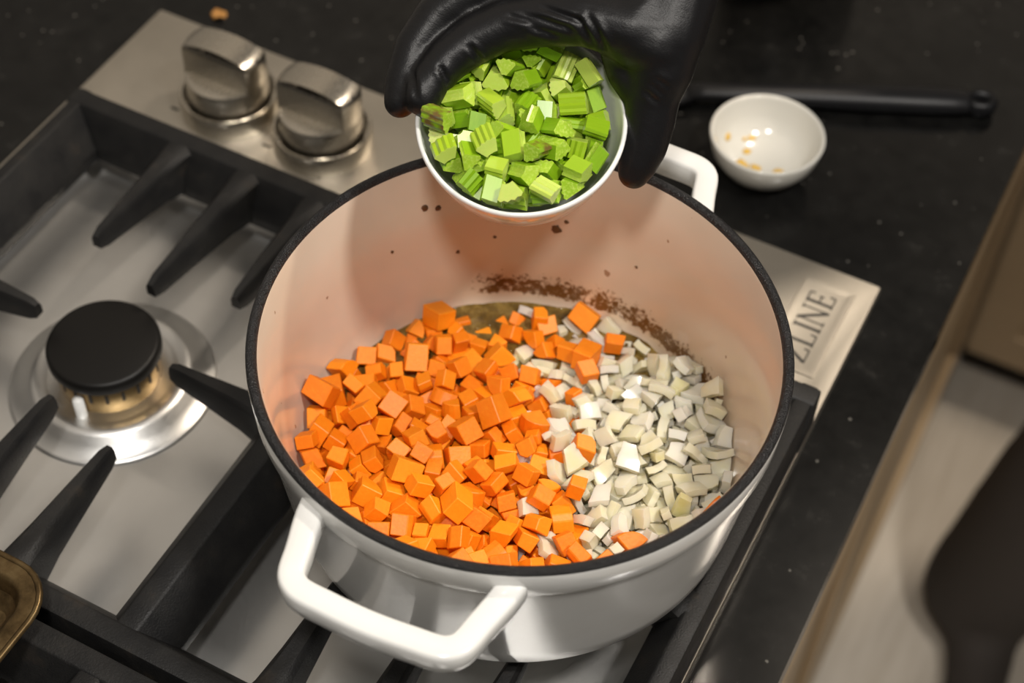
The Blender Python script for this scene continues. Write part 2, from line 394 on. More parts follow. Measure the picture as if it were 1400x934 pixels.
# ================================================================ cast iron grates
def bar_bm(along,c0,c1,o0,o1,z0,ztop,s_in,s_out):
    """bar from c0 to c1; cross-section o0..o1 with flat top inset by s_in (low side) and s_out (high side)"""
    sec=[(o0,z0),(o1,z0),(o1,z0+.008),(o1-s_out,ztop),(o0+s_in,ztop),(o0,z0+.008)]
    def P(c,o,z): return (c,o,z) if along=='x' else (o,c,z)
    bm=loops_bm([[P(c0,o,z) for o,z in sec],[P(c1,o,z) for o,z in sec]],cap0=True,cap1=True)
    bmesh.ops.recalc_face_normals(bm,faces=bm.faces)
    bmesh.ops.bevel(bm,geom=list(bm.edges),offset=.0012,segments=2,affect='EDGES',profile=.5)
    return bm
def finger_bm(base,tip,wb=.0078,wt=.0037):
    a,b=Vector((*base,0)),Vector((*tip,0)); d=(b-a); L=d.length; d/=L; n=Vector((-d.y,d.x,0)); loops=[]
    for f,w,zt,zb in ((-.10,wb*1.5,.0445,.014),(.06,wb*1.05,.0450,.016),(.3,wb*.82,.0452,.022),(.65,wt*1.35,.0452,.028),(.93,wt,.0450,.032),(1.0,wt*.75,.0430,.034)):
        c=a+d*(L*f)
        loops.append([c-n*w*1.0+Vector((0,0,zb)),c+n*w*1.0+Vector((0,0,zb)),c+n*w*.98+Vector((0,0,zt-.003)),c+n*w*.55+Vector((0,0,zt)),c-n*w*.55+Vector((0,0,zt)),c-n*w*.98+Vector((0,0,zt-.003))])
    return loops_bm(loops,cap0=True,cap1=True)
TX0,TX1,TY0,TY1=.036,.521,-.4285,-.125
def grate(y_off,label):
    g=thing('cast_iron_grate',label,'grate',(0,y_off,0))
    for nm,args in (('frame_bar',('x',TX0,TX1,TY1-.0245,TY1,.014,.045,.0115,.0015)),('frame_bar',('x',TX0,TX1,TY0,TY0+.0235,.014,.045,.0015,.011)),
        ('frame_bar',('y',TY0+.0004,TY1-.0004,TX0+.0003,TX0+.0255,.0142,.0446,.0015,.0165)),('frame_bar',('y',TY0+.0004,TY1-.0004,TX1-.0245,TX1-.0003,.0142,.0446,.0135,.0015)),
        ('centre_bar',('y',TY0+.002,TY1-.002,.264,.302,.016,.0444,.012,.015))):
        obj(nm,bar_bm(*args),G['iron'],g,ang=40)
    for cx in (.164,.403):
        for dx,yt,yb in ((-.046,-.221,-.335),(.002,-.236,-.323),(.048,-.221,-.335)):
            obj('finger',finger_bm((cx+dx,TY1-.014),(cx+dx,yt)),G['iron'],g,ang=40)
            obj('finger',finger_bm((cx+dx,TY0+.014),(cx+dx,yb)),G['iron'],g,ang=40)
    for b,t in ((TX0+.013,.121),(.274,.209),(.292,.358),(TX1-.013,.446)):
        obj('finger',finger_bm((b,-.277),(t,-.277)),G['iron'],g,ang=40)
    for x in (TX0+.006,TX1-.006,.283):
        for y in (TY0+.006,TY1-.006):
            obj('foot',lathe_bm([(.0045,.016 if x!=.283 else .018),(.004,-.0005 if x!=.283 else -.0005),(0,-.0005)],12),G['rubber'],g).location=(x,y,0)
    return g
grate(0,'black cast iron grate under the white pot, beside the control strip')
grate(-.3065,'black cast iron grate at the near end under the baking pan')

# ================================================================ baking pan, bottom left
bp_=thing('baking_pan','browned metal baking pan corner resting on the near grate','pan',(.113,-.534,.0462))
def rl(d,z,r=.024): return Z(rrect(-.14+d,.14-d,-.1145+d,.1145-d,max(r-d,.004),7),z)
obj('pan_body',loops_bm([rl(.030,0),rl(.020,.004),rl(.0110,.0172),rl(.0092,.0188),rl(.003,.0196),rl(.003,.0209),rl(.0088,.0209),rl(.0105,.0202),rl(.0118,.0175),rl(.0180,.0045),rl(.032,.0012)],cap0=True,cap1=True),G['bronze'],bp_,ang=50)
lo=[]
for k in range(9):
    a=k*math.tau/8; lo.append(rl(.0015-.0017*math.cos(a),.0200+.0017*math.sin(a)))
obj('rolled_rim',loops_bm(lo),G['bronze'],bp_,smooth=True)

# ================================================================ white pot
PX,PY=.4031,-.2554
pot=thing('dutch_oven','large white enamelled pot full of chopped vegetables','pot',(PX,PY,.0452))
def PZ(prof): return [(r,z-.0452) for r,z in prof]
obj('body',lathe_bm(PZ([(0,.0462),(.086,.0462),(.0885,.0452),(.0935,.0453),(.101,.0475),(.1070,.0525),(.1105,.0600),(.1122,.0700),(.1205,.1365),(.1209,.1385),(.1222,.1400),(.1230,.1420),(.1237,.1560),(.1234,.1575)]),128),G['white'],pot,smooth=True)
obj('lining',lathe_bm(PZ([(.1190,.1575),(.1180,.1560),(.1120,.1100),(.1070,.0750),(.1040,.0630),(.1000,.0570),(.0940,.0535),(.0850,.0520),(0,.0520)]),128),G['tan'],pot,smooth=True).location=(0,0,0)
obj('rim',lathe_bm(PZ([(.1232,.1562),(.1236,.1575),(.1231,.1588),(.1215,.1594),(.1202,.1592),(.1190,.1583),(.1185,.1568)]),128),G['rim'],pot,smooth=True)
def handle(ang):
    half=[(.1105,.0462),(.1165,.0455),(.1230,.0442),(.1290,.0427),(.135,.0412),(.1425,.0396),(.1470,.0375),(.1500,.0335),(.1512,.0285),(.1518,.020),(.1525,.010)]
    path=half+[(.1528,0)]+[(x,-y) for x,y in half[::-1]]
    raw=[Vector(q) for q in path]; path=[]
    for i in range(len(raw)-1):           # Catmull-Rom so the bend runs smooth
        p0,p1,p2,p3=raw[max(i-1,0)],raw[i],raw[i+1],raw[min(i+2,len(raw)-1)]
        for s in range(4):
            t=s/4; path.append(tuple(.5*((2*p1)+(p2-p0)*t+(2*p0-5*p1+4*p2-p3)*t*t+(3*p1-p0-3*p2+p3)*t**3)))
    path.append(tuple(raw[-1]))
    loops=[]; n=len(path)
    for i,(x,y) in enumerate(path):
        a,b=Vector(path[max(i-1,0)]),Vector(path[min(i+1,n-1)]); d=(b-a).normalized(); nn=Vector((d.y,-d.x))
        end=max(0,1-min(i,n-1-i)/12); w=.0061+.0004*end; h=.0076+.0008*end; zc=.1412-.0452; lp=[]
        for k in range(16):
            t=math.tau*k/16; c,s=math.cos(t),math.sin(t)
            u=math.copysign(abs(c)**.4,c)*w; v=math.copysign(abs(s)**.4,s)*h
            u*= (1-.18*(v<0)*(-v/h))
            lp.append((x+nn.x*u,y+nn.y*u,zc+v))
        loops.append(lp)
    o=obj('handle',loops_bm(loops,cap0=True,cap1=True),G['white'],pot,smooth=True); o.rotation_euler=(0,0,math.radians(ang)); return o
handle(-86.5); handle(93.5)
# juices
jb=bmesh.new(); R0=random.Random(3); rings=[]
for i,r in enumerate([.0]+[.1035*k/40 for k in range(1,41)]):
    if i==0: rings.append([jb.verts.new((0,0,0))]); continue
    rings.append([jb.verts.new((r*math.cos(math.tau*k/96),r*math.sin(math.tau*k/96),R0.gauss(0,.0003)+(.0007 if i==40 else 0))) for k in range(96)])
for A,B in zip(rings,rings[1:]):
    for k in range(96):
        if len(A)==1: jb.faces.new((A[0],B[k],B[(k+1)%96]))
        else: jb.faces.new((A[k],B[k],B[(k+1)%96],A[(k+1)%96]))
jz=.0612
j=tag(obj('cooking_juices',jb,G['juice'],smooth=True),'brown oily cooking juices pooled in the white pot','broth',kind='stuff'); j.location=(PX,PY,jz)
# bubbles of fat on the juices
bb=bmesh.new(); Rb=random.Random(12)
for i in range(150):
    a=Rb.uniform(0,math.tau); rr=.1*math.sqrt(Rb.uniform(.25,.98)); s=Rb.uniform(.0006,.0017)
    mt=Matrix.Translation((rr*math.cos(a),rr*math.sin(a),.0002))@Matrix.Diagonal((s,s,s*.7,1)); bmesh.ops.create_icosphere(bb,subdivisions=1,radius=1,matrix=mt)
tag(obj('fat_bubbles',bb,G['juice'],smooth=True),'tiny fat bubbles on the brown juices','bubbles',kind='stuff').location=(PX,PY,jz)
def lathe_pts(prof, n=96):
    vs=[]; fs=[]
    for r,z in prof:
        for k in range(n):
            a=2*math.pi*k/n; vs.append((r*math.cos(a),r*math.sin(a),z))
    for i in range(len(prof)-1):
        for k in range(n):
            k2=(k+1)%n
            fs.append((i*n+k,i*n+k2,(i+1)*n+k2,(i+1)*n+k))
    return vs,fs
def prism_bm(poly, h, taper=0.0, skew=(0,0)):
    """closed prism: polygon in xy (ccw), extruded along z, centred"""
    bm=bmesh.new()
    lo=[bm.verts.new((x,y,-h/2)) for x,y in poly]
    hi=[bm.verts.new((x*(1-taper)+skew[0],y*(1-taper)+skew[1],h/2)) for x,y in poly]
    n=len(poly); side=[]
    for i in range(n):
        side.append(bm.faces.new((lo[i],lo[(i+1)%n],hi[(i+1)%n],hi[i])))
    cap=[bm.faces.new(lo[::-1]),bm.faces.new(hi)]
    return bm,side,cap
def carrot_bm(seed):
    R=random.Random(100+seed)
    s=R.uniform(.0076,.0102)
    if seed==0: s=.0128
    if seed%3==2:      # wedge with the round outside of the root
        rr=s*R.uniform(1.05,1.3); a0=R.uniform(1.2,1.7)
        poly=[(0,0)]+[(rr*math.cos(a0*k/4),rr*math.sin(a0*k/4)) for k in range(5)]
        cx=sum(p[0] for p in poly)/6; cy=sum(p[1] for p in poly)/6
        poly=[(x-cx,y-cy) for x,y in poly]
    else:
        a,b=s*R.uniform(.85,1.1)/2,s*R.uniform(.75,1.0)/2
        j=lambda v:v*R.uniform(.8,1.14)
        poly=[(-j(a),-j(b)),(j(a),-j(b)),(j(a),j(b)),(-j(a),j(b))]
        if seed%3==1:  # one corner trimmed
            x,y=poly[2]; poly[2:3]=[(x,y*.35),(x*.45,y)]
    bm,_,_=prism_bm(poly,s*R.uniform(.78,1.12),R.uniform(0,.12),(R.uniform(-.13,.13)*s,R.uniform(-.13,.13)*s))
    bmesh.ops.bevel(bm,geom=list(bm.edges),offset=.00042,segments=1,affect='EDGES',profile=.5)
    return bm
def onion_bm(seed):
    R=random.Random(300+seed)
    L=R.uniform(.0085,.0132); Wd=L*R.uniform(.55,.9); T=R.uniform(.0034,.0054); rad=R.uniform(.016,.034)
    if seed%5==0: L*=1.25; Wd*=.6
    bm=bmesh.new(); g={}
    sk=R.uniform(-.35,.35); tp=R.uniform(-.3,.3)
    for k,dz in enumerate((0,T)):
        for i in range(4):
            for j in range(3):
                u=(i/3-.5)*L; v=(j/2-.5)*Wd*(1+tp*(i/3-.5)*2); x=u+sk*v; y=v
                x+=R.uniform(-.0004,.0004); y+=R.uniform(-.0004,.0004)
                z=rad-math.sqrt(max(1e-9,rad*rad-x*x-.6*y*y))
                f=1-.55*dz/rad
                g[k,i,j]=bm.verts.new((x*f,y*f,z+dz-T/2-.0008))
    for i in range(3):
        for j in range(2):
            bm.faces.new((g[1,i,j],g[1,i+1,j],g[1,i+1,j+1],g[1,i,j+1]))
            bm.faces.new((g[0,i,j],g[0,i,j+1],g[0,i+1,j+1],g[0,i+1,j]))
    for i in range(3):
        bm.faces.new((g[0,i,0],g[0,i+1,0],g[1,i+1,0],g[1,i,0]))
        bm.faces.new((g[0,i,2],g[1,i,2],g[1,i+1,2],g[0,i+1,2]))
    for j in range(2):
        bm.faces.new((g[0,0,j],g[1,0,j],g[1,0,j+1],g[0,0,j+1]))
        bm.faces.new((g[0,3,j],g[0,3,j+1],g[1,3,j+1],g[1,3,j]))
    return bm
def celery_bm(seed):
    R=random.Random(500+seed)
    rad=R.uniform(.0085,.015); th=R.uniform(.0058,.0085); w=R.uniform(.0095,.0135); h=R.uniform(.0080,.0115)
    if seed%6==0: h*=1.3
    a=min(1.1,w/2/rad); n=9; poly=[]
    for k in range(n):                       # ribbed outside of the stalk
        t=-a+2*a*k/(n-1); r=rad+(.00042 if k%2 else -.0003)
        poly.append((r*math.sin(t),r*math.cos(t)-rad))
    for k in range(4):                       # smooth hollow inside
        t=a-2*a*k/3; r=rad-th
        poly.append((max(r,.0012)*math.sin(t)*1.1,r*math.cos(t)-rad))
    cy=sum(p[1] for p in poly)/len(poly)
    poly=[(x,y-cy) for x,y in poly][::-1]
    bm,side,cap=prism_bm(poly,h,R.uniform(-.06,.06),(R.uniform(-.2,.2)*h,R.uniform(-.2,.2)*h))
    for f in cap: f.material_index=1
    # inside faces pale too
    m=len(poly)
    for i,f in enumerate(side):
        if i in (0,1,2): f.material_index=1
    return bm

